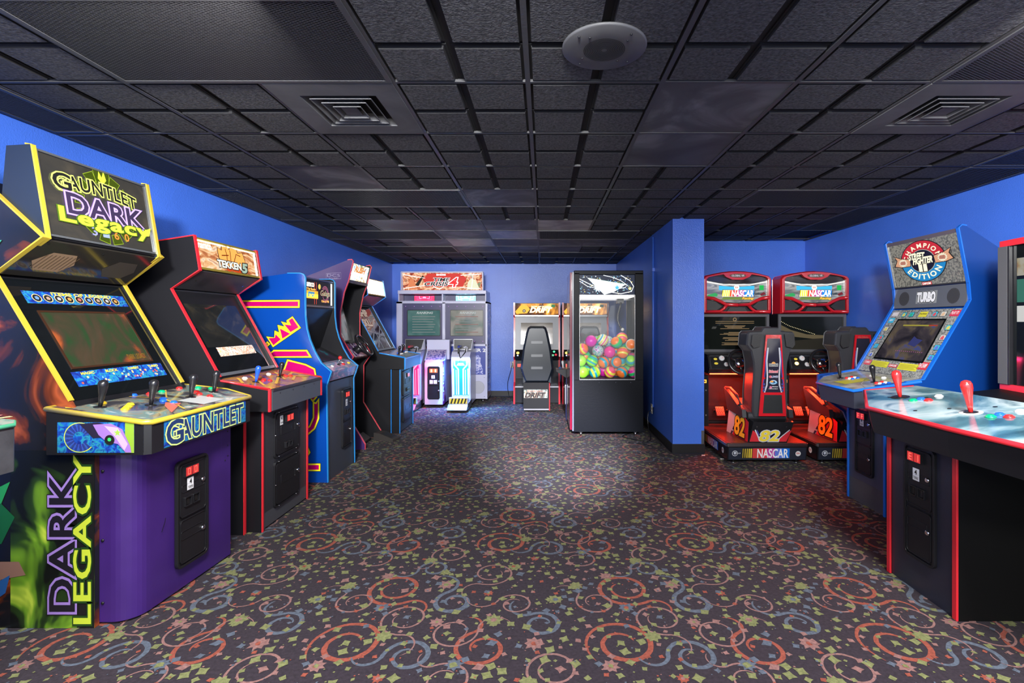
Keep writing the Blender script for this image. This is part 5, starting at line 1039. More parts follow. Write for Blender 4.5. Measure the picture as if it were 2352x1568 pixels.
rows = [(748, 688, 'magenta', 'plain magenta bouncy ball on top of the pile at the left'), (848, 675, 'pastel', 'white bouncy ball with thin pastel rings at the top of the pile'), (977, 690, 'tealgreen', 'green and teal bouncy ball on top of the pile'), (1095, 700, 'orangewhite', 'orange bouncy ball with upright white and blue stripes at the top right of the pile'),
 (697, 745, 'sunset', 'orange, yellow and purple striped bouncy ball at the upper left by the glass'), (812, 745, 'marble', 'blue and white marbled bouncy ball in the pile'), (908, 768, 'magenta', 'plain magenta bouncy ball in the middle of the pile beside the marbled one'), (1035, 778, 'target', 'orange bouncy ball with pink and yellow target rings'),
 (682, 838, 'lime', 'plain lime bouncy ball at the left glass edge, above another lime one'), (768, 830, 'greenteal', 'green bouncy ball with teal stripes, left of centre in the pile'), (862, 848, 'orangeteal', 'orange and teal banded bouncy ball below the marbled one'), (967, 850, 'orangeteal', 'orange bouncy ball with a teal cap below the orange target one'), (1088, 855, 'greenteal', 'green and lime striped bouncy ball at the right glass edge'),
 (684, 932, 'lime', 'plain lime bouncy ball in the bottom left corner of the glass case'), (790, 928, 'yellowteal', 'yellow and teal striped bouncy ball in the bottom row'), (910, 934, 'pinkyellow', 'pink and yellow striped bouncy ball in the bottom row'), (1025, 934, 'orangeteal', 'orange bouncy ball with teal bands in the bottom row'), (1105, 938, 'berry', 'magenta and green bouncy ball in the bottom right corner of the glass case')]
bmb = MB(); bmb.sphere((0, 0, 0), .0715, BM['lime'], 28)
first = bmb.build('bouncy_ball')
LST = []
for i, (cx, cy, k, l) in enumerate(rows): LST.append([Vector(at(1150+cx/3.646, 600+cy/3.646, 6.105)), k, l, (R.uniform(.2, 1.5)*R.choice([-1, 1]), R.uniform(-.9, .9), R.uniform(0, 3)), 0])
NM = dict(greenteal='green and teal striped', magenta='magenta', orangeteal='orange and teal', lime='lime', yellowteal='yellow and teal', marble='marbled', sunset='orange and purple', tealgreen='green-teal', pinkyellow='pink and yellow', berry='magenta and green', target='orange target')
for (cx, cy, k) in [(735, 905, 'greenteal'), (852, 905, 'magenta'), (965, 925, 'orangeteal'), (1070, 900, 'lime'), (815, 690, 'yellowteal'), (905, 690, 'marble'), (1020, 660, 'sunset'), (1040, 730, 'tealgreen'), (940, 790, 'orangeteal'), (800, 800, 'pinkyellow'), (720, 800, 'tealgreen'), (1020, 850, 'yellowteal'), (920, 850, 'sunset'), (1060, 820, 'berry'), (820, 880, 'target')]:
    wh = ('low' if cy > 870 else 'halfway up' if cy > 760 else 'high')+' in the pile '+('at the left' if cx < 800 else 'near the middle' if cx < 960 else 'at the right')
    LST.append([Vector(at(1150+cx/3.646, 600+cy/3.646, 6.24)), k, '%s ball behind the front layer, %s' % (NM[k], wh), (R.uniform(0, 3), R.uniform(0, 3), 0), 1])
DM = .1435
for it in range(400):
    for i in range(len(LST)):
        for j in range(i):
            a_, b_ = LST[i][0], LST[j][0]; dv = a_-b_; L_ = dv.length
            if L_ < DM:
                p_ = dv/max(L_, 1e-5)*(DM-L_)/2; wi, wj = (1.6, .4) if LST[i][4] > LST[j][4] else (1, 1); a_ += p_*wi; b_ -= p_*wj
    for q in LST: q[0].x = min(max(q[0].x, .786-.330), .786+.395-.07); q[0].y = min(max(q[0].y, 6.126), 6.7); q[0].z = max(q[0].z, .694+.0725)
for i, (p_, k, l, rot, lay) in enumerate(LST):
    o = first if i == 0 else first.copy()
    if i: o.data = first.data.copy(); C.objects.link(o)
    o.data.materials[0] = BM[k]; o.location = p_; o.rotation_euler = rot; tag(o, l, 'ball', 'bouncy balls in the glass case')
# ================================================================ RIGHT: stock car racers in the alcove
RFR = M('glossy_red_frame', (.50, .012, .02), .22, coat=.5); TREAD = M('dark_tread_plate', (.06, .05, .05), .32, .5, bump=.6, bscale=120)
SEATG = M('graphite_moulded_plastic', (.035, .036, .042), .4, bump=.25, bscale=250); LEDB = E((1, .05, .015), 22)
def stripes(d, u0, v0, u1, v1, l):
    """striped multicolour word sign filling the rectangle"""
    w = u1-u0; h = v1-v0; yl = [(.50, .40, .05)]*4; x = u0
    d.rect(u0, v0, u1, v1, INK, l)
    for k in range(5): a = u0+w*(.012+.041*k); d.rect(a, v0+.003, a+w*(.012+.0045*k), v1-.003, P((.72, .52, .05)), l+1)
    cols = [(.55, .05, .05), (.60, .04, .06), (.45, .05, .30), (.10, .16, .55), (.01, .14, .60)]; a = u0+.22*w
    for k, c in enumerate(cols): b_ = u0+w*(.22+.78*(k+1)/5); d.rect(a, v0, b_, v1, P(c), l+1); a = b_
    d.text('NASCAR', u0+.32*w, v0+.06*h, u1-.03*w, v1-.06*h, WHITE, l+3, .02)
def roundel(d, u, v, r, t, l=1):
    d.disc(u, v, r, WHITE, l, 20); d.text(t, u-r*.6, v-r*.15, u+r*.6, v+r*.45, P((.5, .05, .05)), l+1, .03)
def globe(d, u, v, r, l=1):
    d.arc(u, v, r*.8, r, 20, 340, P((.55, .58, .62)), l, 20); d.poly([(u-.3*r, v+.6*r), (u+.5*r, v+.5*r), (u+.1*r, v-.6*r), (u-.5*r, v)], P((.5, .53, .6)), l); d.text('GLOBAL VR', u, v-.15*r, u+1.9*r, v+.25*r, P((.6, .62, .66)), l+1, .03)
def stockcar(X, label, screen_kind):
    r = root('racing_simulator', (X, 6.62, 0), -90, label, 'arcade machine', 'paired stock car racing simulators')
    # local x = 6.62 - Y
    xf = 1.77
    b = MB(); b.prismz([(.55, -.40), (xf-.02, -.40), (xf, -.385), (xf, .385), (xf-.02, .40), (.55, .40)], .17, .198, STEEL, None); dk = b.build('platform_edge', r, .003)
    b = MB(); b.box(.55, xf-.012, -.39, .39, .198, .204, TREAD); d = Dec(b, (xf-.02, -.38, .2042), (0, 1, 0), (-1, 0, 0))
    for i in range(20):
        for j in range(24): 
            if (i+j) % 2 == 0: d.rect(.02+.038*i, .02+.03*j, .044+.038*i, .026+.03*j, TREAD, 0)
            else: d.rect(.03+.038*i, .012+.03*j, .036+.038*i, .034+.03*j, TREAD, 0)
    b.build('tread_deck', r)
    b = MB(); b.box(.55, xf-.025, -.385, .385, .035, .17, BLKS); b.prism([(xf-.03, .035), (xf-.02, .035), (xf-.005, .17), (xf-.03, .17)], -.385, .385, BLK)
    d = seg(b, (xf-.02, .035), (xf-.005, .17), -.385); d.rect(.01, .005, .76, .125, P((.02, .025, .04), .25), 0); stripes(d, .14, .02, .60, .118, 1); globe(d, .07, .068, .028); roundel(d, .685, .065, .026, 'EA', 1)
    d = Dec(b, (.60, -.385, .035), (1, 0, 0), (0, 0, 1)); d.O = d.O+d.N*.001; stripes(d, .45, .03, .90, .115, 1); roundel(d, 1.03, .068, .030, 'EA', 1); b.build('platform_skirt', r)
    for y in (-.31, .31):
        for x in (.8, xf-.07):
            b = MB(); b.lathe([(.028, 0), (.028, .004), (.009, .008), (.009, .05)], (x, y, 0), (0, 0, 1), STEEL, 12); b.build('levelling_foot', r)
    # tower
    b = MB(); b.box(.32, .80, -.37, .37, .204, 1.04, M('charcoal_tower', (.02, .014, .016), .35)); b.box(.30, .93, -.385, .385, 1.035, 1.475, BLKS); b.build('cabinet_body', r, .006)
    b = MB(); b.prism([(.80, .25), (.86, .25), (.86, .30), (.82, .78), (.80, .78)], -.30, .385, BLKS); b.build('kick_panel', r)
    b = MB(); b.box(.80, 1.20, -.47, -.385, .25, .80, BLKS); d = Dec(b, (1.20, -.465, .25), (0, 1, 0), (0, 0, 1)); d.rect(.02, .47, .055, .505, E((1, .35, .04), 3), 1); d.rect(.03, .478, .045, .497, INK, 2); d.disc(.05, .39, .008, STEEL, 1); d.disc(.05, .12, .008, STEEL, 1); d.rect(.0, .36, .02, .41, P((.4, .2, .25)), 1); b.build('coin_box', r, .004)
    # screen
    b = MB(); d = Dec(b, (.93, -.385, 1.04), (0, 1, 0), (0, 0, 1)); d.frame(0, .0, .77, .43, .03, 0, .02, M('grey_monitor_frame', (.09, .09, .10), .35), .006); b.build('monitor_frame', r)
    b = MB(); d = Dec(b, (.931, -.385, 1.04), (0, 1, 0), (0, 0, 1)); d.rect(.03, .03, .74, .405, M('glossy_dark_display', (.008, .010, .009), .05, emit=.0), 0)
    if screen_kind == 0:
        gm = E((.30, .20, .10), .8); d.arc(.385, .37, .012, .022, 0, 360, gm, 1); Q = random.Random(9)
        for v, n in ((.345, 0), (.325, 0), (.295, 4), (.22, 4), (.16, 4), (.10, 3)):
            for k in range(max(1, n)): hw = Q.uniform(.07, .18) if n else .22; d.rect(.385-hw, v-.011*k, .385+hw, v-.011*k+.006, gm, 1)
    else:
        tr = E((.30, .22, .12), .5); d.poly([(.03, .31), (.15, .25), (.33, .20), (.52, .19), (.74, .22), (.74, .17), (.40, .15), (.03, .19)], E((.20, .16, .09), .5), 1); d.poly([(.03, .03), (.74, .03), (.74, .17), (.42, .15), (.2, .13), (.03, .10)], E((.05, .045, .035), .4), 1)
        for k in range(22): d.disc(.04+.018*k, .345-.0058*k-(.004*k if k < 6 else .02), .0035, E((1, .8, .45), 2), 2, 6)
    b.build('screen', r, label='dark credits screen with small gold text' if screen_kind == 0 else 'dark screen showing a night race track')
    # marquee pod with arched red frame
    def arch(hw, z0, z1, zc, n=8): return [(-hw, z0), (hw, z0), (hw, z1)]+[(hw*(1-2*i/n)*.93, z1+(zc-z1)*math.sin(PI*(.12+.76*i/n))) for i in range(n+1)]+[(-hw, z1)]
    outer = arch(.385, 1.475, 1.87, 1.955); inner = arch(.345, 1.50, 1.86, 1.925); n = len(outer)
    b = MB(); vs = [(1.02, y, z) for y, z in inset(outer, .012)]+[(.99, y, z) for y, z in outer]+[(.80, y, z) for y, z in outer]+[(1.02, y, z) for y, z in inner]+[(.98, y, z) for y, z in inner]
    fs = []
    for i in range(n):
        j = (i+1) % n; fs += [(i, j, n+j, n+i), (n+i, n+j, 2*n+j, 2*n+i), (3*n+i, 3*n+j, j, i), (4*n+i, 4*n+j, 3*n+j, 3*n+i)]
    fs += [tuple(range(3*n-1, 2*n-1, -1))]; b.add(vs, fs, RFR); mf = b.build('marquee_frame', r, .004)
    b = MB(); d = Dec(b, (.985, 0, 1.475), (0, 1, 0), (0, 0, 1)); d.slab([(y, z-1.475) for y, z in inner], -.02, 0, BLKS)
    lit = E((.55, .56, .58), 1.1)
    top = [(-.345, .375), (-.2, .345), (0, .335), (.2, .345), (.345, .375), (.345, .165), (.2, .135), (0, .125), (-.2, .135), (-.345, .165)]
    d.poly(top, ramp_mat('stadium_marquee_art', [(.38, (.16, .17, .18)), (.5, (.50, .50, .48)), (.62, (.25, .27, .31))], 5, 3, .8, emit=.85, stretch=(1, 1, 3)), 1)
    d.poly([(-.2, .315), (0, .30), (.2, .315), (.2, .265), (-.2, .265)], E((.05, .45, .75), 1.3), 2); d.band([(-.345, .36), (-.15, .325), (.15, .325), (.345, .36)], .012, E((.9, .85, .75), 1.4), 3)
    d.poly([(-.18, .16), (.18, .155), (.12, .2), (-.12, .2)], E((.18, .28, .06), 1.), 2)
    d.poly([(-.33, .21), (-.24, .235), (-.21, .215), (-.22, .195), (-.32, .19)], E((.04, .4, .12), 1.), 2); d.poly([(.20, .225), (.25, .24), (.27, .215), (.21, .21)], E((.1, .12, .15), .6), 2); d.poly([(.26, .22), (.31, .245), (.33, .22), (.28, .20)], E((.3, .03, .05), .6), 2)
    x0_, x1_ = -.165, .195; d.poly([(x0_-.012, .185), (x1_-.0, .185), (x1_+.012, .272), (x0_+.008, .272)], INK, 3); d.poly([(x0_-.006, .19), (x1_-.006, .19), (x1_+.006, .267), (x0_+.012, .267)], E((.9, .9, .9), 1.2), 4)
    for k in range(4): a = x0_+.022*k; d.poly([(a, .193), (a+.014, .193), (a+.022, .264), (a+.008, .264)], E((.95, .70, .03), 1.6), 5)
    for (a, b2, c) in ((.088, .118, (.9, .1, .02)), (.118, .17, (.75, .05, .05)), (.17, .25, (.5, .06, .35)), (.25, .36, (.02, .25, .75))): d.poly([(x0_+a-.004, .193), (x0_+b2-.004, .193), (x0_+b2+.004, .264), (x0_+a+.004, .264)], E(c, 1.2), 5)
    d.text('NASCAR', x0_+.105, .197, x1_-.01, .26, E((1, 1, 1), 1.6), 8, .03, shear=.15); d.text('Racing', .06, .155, .19, .185, E((.9, .45, .05), 1.5), 8, .04, shear=.3, line=INK, lw=.05)
    d.disc(.0, .295, .030, E((.95, .9, .8), 1.6), 5, 20); d.text('EA', -.015, .287, .015, .305, E((.6, .05, .03), 1.), 6, .03); d.rect(.255, .265, .305, .32, E((.02, .55, .10), .9), 6)
    d.poly([(-.345, .38), (-.30, .425), (-.1, .40), (0, .365), (.1, .40), (.30, .425), (.345, .38), (.15, .35), (0, .34), (-.15, .35)], M('smoked_marquee_corner', (.02, .015, .014), .1), 2)
    b.build('marquee', r, label='lit stadium marquee with striped racing logo')
    b = MB(); b.prismx([(-.13, 1.885), (-.06, 1.855), (.06, 1.855), (.13, 1.885), (.17, 1.93), (-.17, 1.93)], .99, 1.024, RFR); d = Dec(b, (1.024, 0, 1.9), (0, 1, 0), (0, 0, 1)); d.disc(0, 0, .095, P((.10, .06, .04)), 0, 24, .022); d.text('GLOBAL VR', -.07, -.010, .07, .010, P((.6, .6, .65)), 1, .03, shear=.2); b.build('name_badge', r, .003)
    # lower red struts with speakers
    b = MB()
    for s_ in (-1, 1):
        b.tube([(1.012, s_*.355, 1.655), (1.014, s_*.27, 1.645), (1.014, s_*.20, 1.615), (1.016, s_*.13, 1.577), (1.016, 0, 1.572)], [.022, .020, .019, .019, .019], RFR, 10); b.tube([(1.016, s_*.12, 1.572), (1.016, s_*.155, 1.53), (1.014, s_*.20, 1.50), (1.012, s_*.36, 1.496)], [.019, .016, .016, .018], RFR, 10)
    b.build('speaker_strut', r)
    for s_ in (-1, 1):
        b = MB(); d = Dec(b, (.999, 0, 0), (0, 1, 0), (0, 0, 1)); d.slab([(s_*y, z) for y, z in ((.34, 1.51), (.23, 1.515), (.175, 1.555), (.24, 1.61), (.34, 1.63))][::s_], -.01, .004, M('speaker_mesh_black', (.02, .02, .022), .45, bump=1, bscale=300)); b.build('speaker', r)
    b = MB(); d = Dec(b, (.999, 0, 0), (0, 1, 0), (0, 0, 1)); d.slab([(-.12, 1.49), (.12, 1.49), (.08, 1.545), (-.08, 1.545)], -.01, .006, M('speaker_mesh_black', (0, 0, 0))); b.build('centre_grille', r)
    # dashboard
    b = MB(); b.prism([(.80, .84), (1.20, .84), (1.22, .87), (1.16, 1.02), (.93, 1.045), (.80, 1.045)], -.385, .385, BLKS); d = seg(b, (1.22, .87), (1.16, 1.02), -.385)
    for u, v, rr in ((.15, .125, .035), (.19, .055, .028)):
        d.disc(u, v, rr, P((.35, .36, .38), .2), 1, 24); d.arc(u, v, rr*.86, rr, 0, 360, CHROME, 2); d.disc(u, v, rr*.8, P((.55, .55, .56), .25), 2, 20)
        for k in range(8): a = math.radians(225-38*k); d.band([(u+rr*.6*math.cos(a), v+rr*.6*math.sin(a)), (u+rr*.75*math.cos(a), v+rr*.75*math.sin(a))], .003, INK, 3)
        d.band([(u, v), (u+rr*.5, v+rr*.3)], .003, P((.6, .03, .03)), 4)
    d.disc(.08, .115, .020, P((.7, .55, .05)), 1, 16, .013); d.disc(.082, .065, .022, E((1, .55, .08), 14) if screen_kind else P((.7, .55, .05)), 1, 16, .013 if not screen_kind else .018); d.band([(.02, .01), (.02, .15), (.76, .15)], .003, P((.12, .12, .13)), 1); b.build('dashboard', r, .004)
    c = Vector((1.30, -.075, .955)); nx = Vector((.93, 0, .36)).normalized(); uu = Vector((0, 1, 0)); vv = nx.cross(uu)
    b = MB(); b.tube([c+(uu*math.cos(t*PI/20)+vv*math.sin(t*PI/20))*.128 for t in range(40)], .017, BLKS, 10, True); wh = b.build('steering_wheel', r, label='black sports steering wheel')
    b = MB(); b.lathe([(.052, -.02), (.052, .0), (.045, .012), (.02, .018)], c-nx*.02, nx, CHROME, 20); b.lathe([(.03, 0), (.05, -.12)], c-nx*.03, nx, BLKM, 12); 
    for k in range(6): b.lathe([(.005, 0), (.005, .004)], c-nx*.008+(uu*math.cos(k*PI/3)+vv*math.sin(k*PI/3))*.035, nx, BLKM, 8)
    b.build('hub', wh, label='chrome hub')
    for a in (25, 155, 270):
        t = math.radians(a); e = uu*math.cos(t)+vv*math.sin(t); b = MB(); b.tube([c+e*.045-nx*.018, c+e*.09-nx*.01, c+e*.125], [.018, .012, .012], BLKS, 8, flat=.5); b.build('spoke', wh)
    if screen_kind: b = MB(); b.lathe([(.010, 0), (.006, .008)], c+uu*.075-vv*(-.02), nx, E((1, .3, .03), 6), 10); b.build('start_light', wh)
    # red light bars
    for z, x in ((.815, 1.16), (.838, .95)):
        b = MB(); b.cyl((x, -.36, z), (x, .37, z), .006, LEDB, 8); b.build('red_light_bar', r, label='glowing red light bar')
    l = bpy.data.lights.new('red_strip_lamp', 'AREA'); l.shape = 'RECTANGLE'; l.size = .7; l.size_y = .04; l.energy = 20; l.color = (1, .03, .008); lo_ = bpy.data.objects.new('red_strip_lamp', l); C.objects.link(lo_); lo_.location = (X, 6.62-1.10, .80); lo_.rotation_euler = (math.radians(-12), 0, 0)
    b = MB(); b.box(.80, 1.19, -.385, .385, .822, .84, BLKS); b.build('dash_underside', r)
    # pedals, console
    for y in (-.20, -.06):
        b = MB(); b.prism([(.98, .42), (1.0, .43), (1.06, .34), (1.04, .33)], y-.045, y+.045, STEEL); d = Dec(b, (1.061, y-.045, .342), (0, 1, 0), (-.06, 0, .09)); dotgrid(d, .01, .01, .08, .1, .022, .006, INK, 1); b.tube([(.86, y, .36), (1.01, y, .37)], .012, BLKM, 6); b.build('pedal', r, .002)
    for s_ in (-1, 1):
        b = MB(); yy = .07+s_*.235; b.tube([(1.10, yy, .66), (1.24, yy+s_*.0, .67), (1.42, yy, .62), (1.52, yy, .54), (1.36, yy, .50), (1.16, yy, .58)], .016, SEATG, 8, True); b.prism([(1.10, .66), (1.3, .60), (1.5, .52), (1.6, .50), (1.62, .42), (1.2, .44)], yy-.02, yy+.02, SEATG); b.build('side_bolster', r, .008)
    # seat
    cy = .075
    half = [(0, 1.328), (.075, 1.328), (.10, 1.29), (.215, 1.285), (.235, 1.265), (.242, 1.15), (.195, 1.09), (.17, .98), (.165, .90), (.175, .70), (.175, .50), (.165, .43), (0, .43)]
    sil = [(cy+y, z) for y, z in half]+[(cy-y, z) for y, z in reversed(half[1:-1])]; n = len(sil); ins = inset(sil, .018)
    fr_ = 1.685
    def xo(z): return -.03*(1.33-z)
    vs = [(fr_+xo(z), y, z) for y, z in ins]+[(fr_-.02+xo(z), y, z) for y, z in sil]+[(fr_-.20+xo(z)-.06*(1.33-z), y, z) for y, z in sil]
    fs = [tuple(range(n))]+[(l*n+i, l*n+(i+1) % n, (l+1)*n+(i+1) % n, (l+1)*n+i) for l in range(2) for i in range(n)]+[tuple(range(3*n-1, 2*n-1, -1))]
    b = MB(); b.add(vs, fs, SEATG)
    d = Dec(b, (fr_+.002, cy, 0), (0, 1, 0), (0, 0, 1))
    b.build('seat_shell', r, .008)
    for s_ in (-1, 1):
        b = MB(); d = Dec(b, (fr_-.004, cy, 0), (0, 1, 0), (-.03*-1, 0, 1)); q = [(s_*y, z) for y, z in ((.11, 1.265), (.205, 1.255), (.215, 1.16), (.19, 1.125), (.13, 1.14))]; d.slab(q[::s_], 0, .006, M('speaker_grille_black', (.018, .018, .02), .5, bump=1., bscale=280)); b.build('headrest_speaker', r)
    V_ = Vector((-.0, 0, 1)); b = MB(); d = Dec(b, (fr_-.002, cy, 0), (0, 1, 0), (.03, 0, 1))
    o4 = [(-.135, .455), (.135, .455), (.075, 1.255), (-.075, 1.255)]; ld = .02
    b.extr([d.p(u, v, 0) for u, v in o4], d.N*.012, RFR)
    d2 = Dec(b, d.p(0, 0, .012), d.U, d.V)
    d2.poly([(-.10, .69), (.10, .69), (.063, 1.22), (-.063, 1.22)], P((.02, .02, .035), .15), 1)
    for s_ in (-1, 1): d2.band([(s_*.085, .69), (s_*.062, .76), (s_*.058, .85), (s_*.066, 1.0), (s_*.055, 1.13)], .014, P((.45, .45, .5)), 2); d2.band([(s_*.098, .78), (s_*.078, .90), (s_*.078, 1.0), (s_*.068, 1.1)], .006, P((.05, .06, .35)), 3); d2.disc(s_*.09, .83, .010, RFR, 5, 12); [d2.poly([(s_*.105, .70+.03*k), (s_*.08, .70+.03*k), (s_*.08, .72+.03*k), (s_*.102, .72+.03*k)][::s_], P((.05, .05, .2)), 3) for k in range(3)]
    d2.rect(-.045, .945, .045, .975, P((.35, .36, .36)), 4); d2.text('DAYTONA', -.042, .95, .042, .968, INK, 5, .02); d2.arc(0, .972, .0, .02, 0, 180, P((.6, .3, .08)), 4, 10)
    d2.text('Richmond', -.045, .885, .045, .91, P((.6, .05, .10)), 5, .04, shear=.2, line=WHITE, lw=.04); d2.text("LOWE'S", -.02, .835, .045, .855, P((.5, .52, .7)), 5, .03, shear=.2); d2.disc(-.03, .845, .013, P((.5, .12, .15)), 5)
    d2.arc(0, .79, .02, .036, 0, 360, P((.35, .5, .65)), 4, 20, .6); d2.disc(-.015, .795, .016, P((.8, .3, .04)), 5, 14, .012); d2.text('HOMESTEAD', -.04, .78, .04, .79, P((.03, .3, .6)), 6, .03); d2.disc(-.025, .74, .013, P((.5, .15, .25)), 5); d2.text('Michigan', -.01, .74, .045, .752, WHITE, 5, .02); d2.text('INTERNATIONAL SPEEDWAY', -.045, .722, .045, .730, WHITE, 5, .01)
    d2.text('GLOBAL', -.05, 1.225, .05, 1.24, P((.35, .1, .08)), 2, .02); b.build('spine_panel', r, .0015, label='red framed sponsor panel')
    b = MB(); d = Dec(b, d2.p(0, 0, .001), d.U, d.V); d.slab([(-.098, .485), (.098, .485), (.085, .665), (-.085, .665)], 0, .004, M('black_vent_mesh', (.008, .010, .012), .5, bump=1, bscale=260)); b.build('vent_grille', r)
    b = MB(); b.prism([(1.64, .40), (1.64, .47), (1.45, .52), (1.15, .56), (1.10, .48), (1.3, .38)], cy-.21, cy+.17, SEATG); b.build('seat_cushion', r, .03)
    # seat base box with number panels
    b = MB(); zt, zb = .40, .206
    A = [(1.72, cy-.22), (1.72, cy+.17), (1.22, cy+.14), (1.22, cy-.30)]; Bq = [(1.735, cy-.24+.02), (1.735, cy+.12), (1.22, cy+.12), (1.22, cy-.31)]
    lo = [(1.735, cy-.25, zb), (1.735, cy+.13, zb), (1.24, cy+.13, zb), (1.24, cy-.28, zb)]; hi = [(1.725, cy-.195, zt), (1.725, cy+.20, zt), (1.22, cy+.17, zt+.10), (1.22, cy-.25, zt+.10)]
    b.add(lo+hi, [(0, 1, 5, 4), (1, 2, 6, 5), (2, 3, 7, 6), (3, 0, 4, 7), (4, 5, 6, 7), (3, 2, 1, 0)], BLKS)
    lo_, hi_ = [Vector(q) for q in lo], [Vector(q) for q in hi]
    U_ = (lo_[1]-lo_[0]).normalized(); d = Dec(b, lo_[0], U_, (hi_[0]+hi_[1]-lo_[0]-lo_[1])); w = .38
    d.poly([(.01, .005), (.13, .005), (.04, .10), (.01, .12)], P((.5, .02, .03)), 0); d.poly([(.25, .005), (.37, .005), (.39, .12), (.35, .10)], P((.5, .02, .03)), 0)
    d.band([(.03, .125), (.07, .07), (.11, .01)], .010, P((.5, .5, .55)), 1); d.band([(.37, .125), (.32, .07), (.27, .01)], .010, P((.5, .5, .55)), 1); d.band([(.05, .12), (.085, .07)], .006, P((.05, .06, .35)), 1)
    d.text('82', .10, .012, .28, .115, P((.62, .48, .04)), 4, .03, line=P((.45, .47, .55)), lw=.05); d.disc(.04, .155, .006, STEEL, 1); d.disc(.33, .155, .006, STEEL, 1)
    dd = (lo_[0]-lo_[3]); d = Dec(b, lo_[3], dd, (hi_[3]-lo_[3])); # left side
    h3 = (hi_[3]-lo_[3]).length; wl = dd.length
    d.poly([(.0, .0), (wl-.01, .0), (wl-.02, .19), (.02, h3-.01)], P((.50, .50, .52), .3), 0); d.poly([(.14, .0), (wl-.01, .0), (wl-.02, .19), (wl-.14, .235), (.24, .16)], P((.60, .02, .03), .3), 1)
    for k in range(4): d.poly([(.10+.035*k, .0+.05*k), (.13+.035*k, .0+.05*k), (.16+.035*k, .035+.05*k), (.12+.035*k, .035+.05*k)], P((.03, .02, .07)), 2)
    d.text('82', .19, .025, .41, .205, P((.95, .52, .03)), 5, .035, line=INK, lw=.05); globe(d, .06, .22, .022, 2)
    b.build('seat_base', r)
    return r
stockcar(2.18, 'left stock car racing simulator with red arched marquee, red-lit deck and number 82 seat', 0)
stockcar(3.055, 'right stock car racing simulator in the corner, partly behind the blue-sided fighting cabinet', 1)
b = MB(); b.box(2.16, 2.21, 5.78, 5.82, 1.957, 1.962, P((.5, .5, .1))); tag(b.build('paper_slip'), 'small yellow slip lying on top of the left racing marquee', 'paper')

# ================================================================ blue sided fighting cabinet
r = root('arcade_cabinet', (3.46, 3.757, 0), 180, 'tall blue-sided fighting cabinet with grey champion marquee and round red and blue emblem', 'arcade machine')
# local x = 3.46 - X, local y = 3.757 - Y  (near side is +y)
SB = M('deep_blue_side_laminate', (.003, .035, .19), .30); GRNT = ramp_mat('grey_granite_print', [(.35, (.10, .105, .10)), (.5, (.22, .225, .21)), (.6, (.36, .36, .34)), (.7, (.15, .155, .15))], 70, 4, 0, rough=.25)
GRL = ramp_mat('lit_granite_marquee', [(.35, (.10, .10, .09)), (.5, (.24, .235, .20)), (.6, (.42, .40, .34)), (.7, (.16, .16, .14))], 60, 4, 0, emit=.75, rough=.2)
prof = [(.0, .0), (.80, 0), (.85, .30), (.99, .64), (1.20, .79), (1.20, .95), (.875, .987), (.582, 1.483), (.558, 1.53), (.568, 1.645), (.640, 2.02), (.62, 2.035), (.59, 2.03), (.345, 1.866), (.0, 1.64)]
for sg in (-1, 1):
    y0, y1 = sorted((sg*.372, sg*.352)); b = MB(); b.prism(prof, y0, y1, SB); o = b.build('side_panel', r)
    b = MB(); b.ribbon([(1.0, .968), (.875, .987), (.582, 1.483), (.558, 1.53), (.568, 1.645), (.640, 2.02), (.62, 2.035), (.59, 2.03)], y0-.002, y1+.002, .008, BLUT); b.build('edge_trim', o, .003)
b = MB(); b.prism(inset(prof, .014), -.352, .352, SB); b.build('cabinet_body', r)
w = .704
b = MB(); P0, P1 = (.570, 1.655), (.634, 2.005); h = math.hypot(.064, .35); d = seg(b, P0, P1, -.352); d.slab([(0, 0), (w, 0), (w, h), (0, h)], -.02, -.004, BLKS); d.O = d.O-d.N*.004; d.rect(.004, .004, w-.004, h-.004, GRL, 0)
d.ku = 1.42; cx, cyy = .345/1.42, .187; RC_, BC_ = E((.62, .03, .05), .9), E((.02, .26, .60), .9); kx = 1.0
d.disc(cx, cyy, .158, INK, 1, 40); d.arc(cx, cyy, .085, .152, -4, 184, RC_, 2, 40); d.arc(cx, cyy, .085, .152, 188, 352, BC_, 2, 40); d.disc(cx, cyy, .088, E((.5, .5, .45), .8), 3, 36); d.disc(cx, cyy, .084, E((.02, .02, .05), .6), 4, 36)
CR = E((.85, .80, .58), 1.3)
d.arctext('CHAMPION', cx, cyy, .118, 163, 17, .045, CR, 4, .03); d.arctext('EDITION', cx, cyy, .118, 215, 325, .054, CR, 4, .03, inward=True)
SK = E((.75, .38, .22), .9)
for s_ in (-1, 1):
    d.poly([(cx+s_*q[0], cyy+q[1]) for q in ((.08, .03), (.15, .045), (.20, .07), (.185, .03), (.21, -.015), (.16, -.03), (.085, -.03))][::s_], INK, 6); d.poly([(cx+s_*q[0], cyy+q[1]) for q in ((.083, .026), (.15, .040), (.193, .062), (.178, .03), (.20, -.012), (.158, -.025), (.088, -.026))][::s_], SK, 7)
    d.star(cx+s_*.137, cyy+.006, .034, E((.85, .8, .6), 1.), 8, 14, .72); d.poly([(cx+s_*.137+a, cyy+.006+c) for a, c in ((-.02, -.012), (.016, -.016), (.022, .0), (.016, .014), (-.014, .014), (-.022, .004))], E((.6, .25, .18), .9), 9)
    for k in range(3): d.band([(cx+s_*.137-.008+.009*k, cyy-.004), (cx+s_*.137-.008+.009*k, cyy+.016)], .0016, INK, 10)
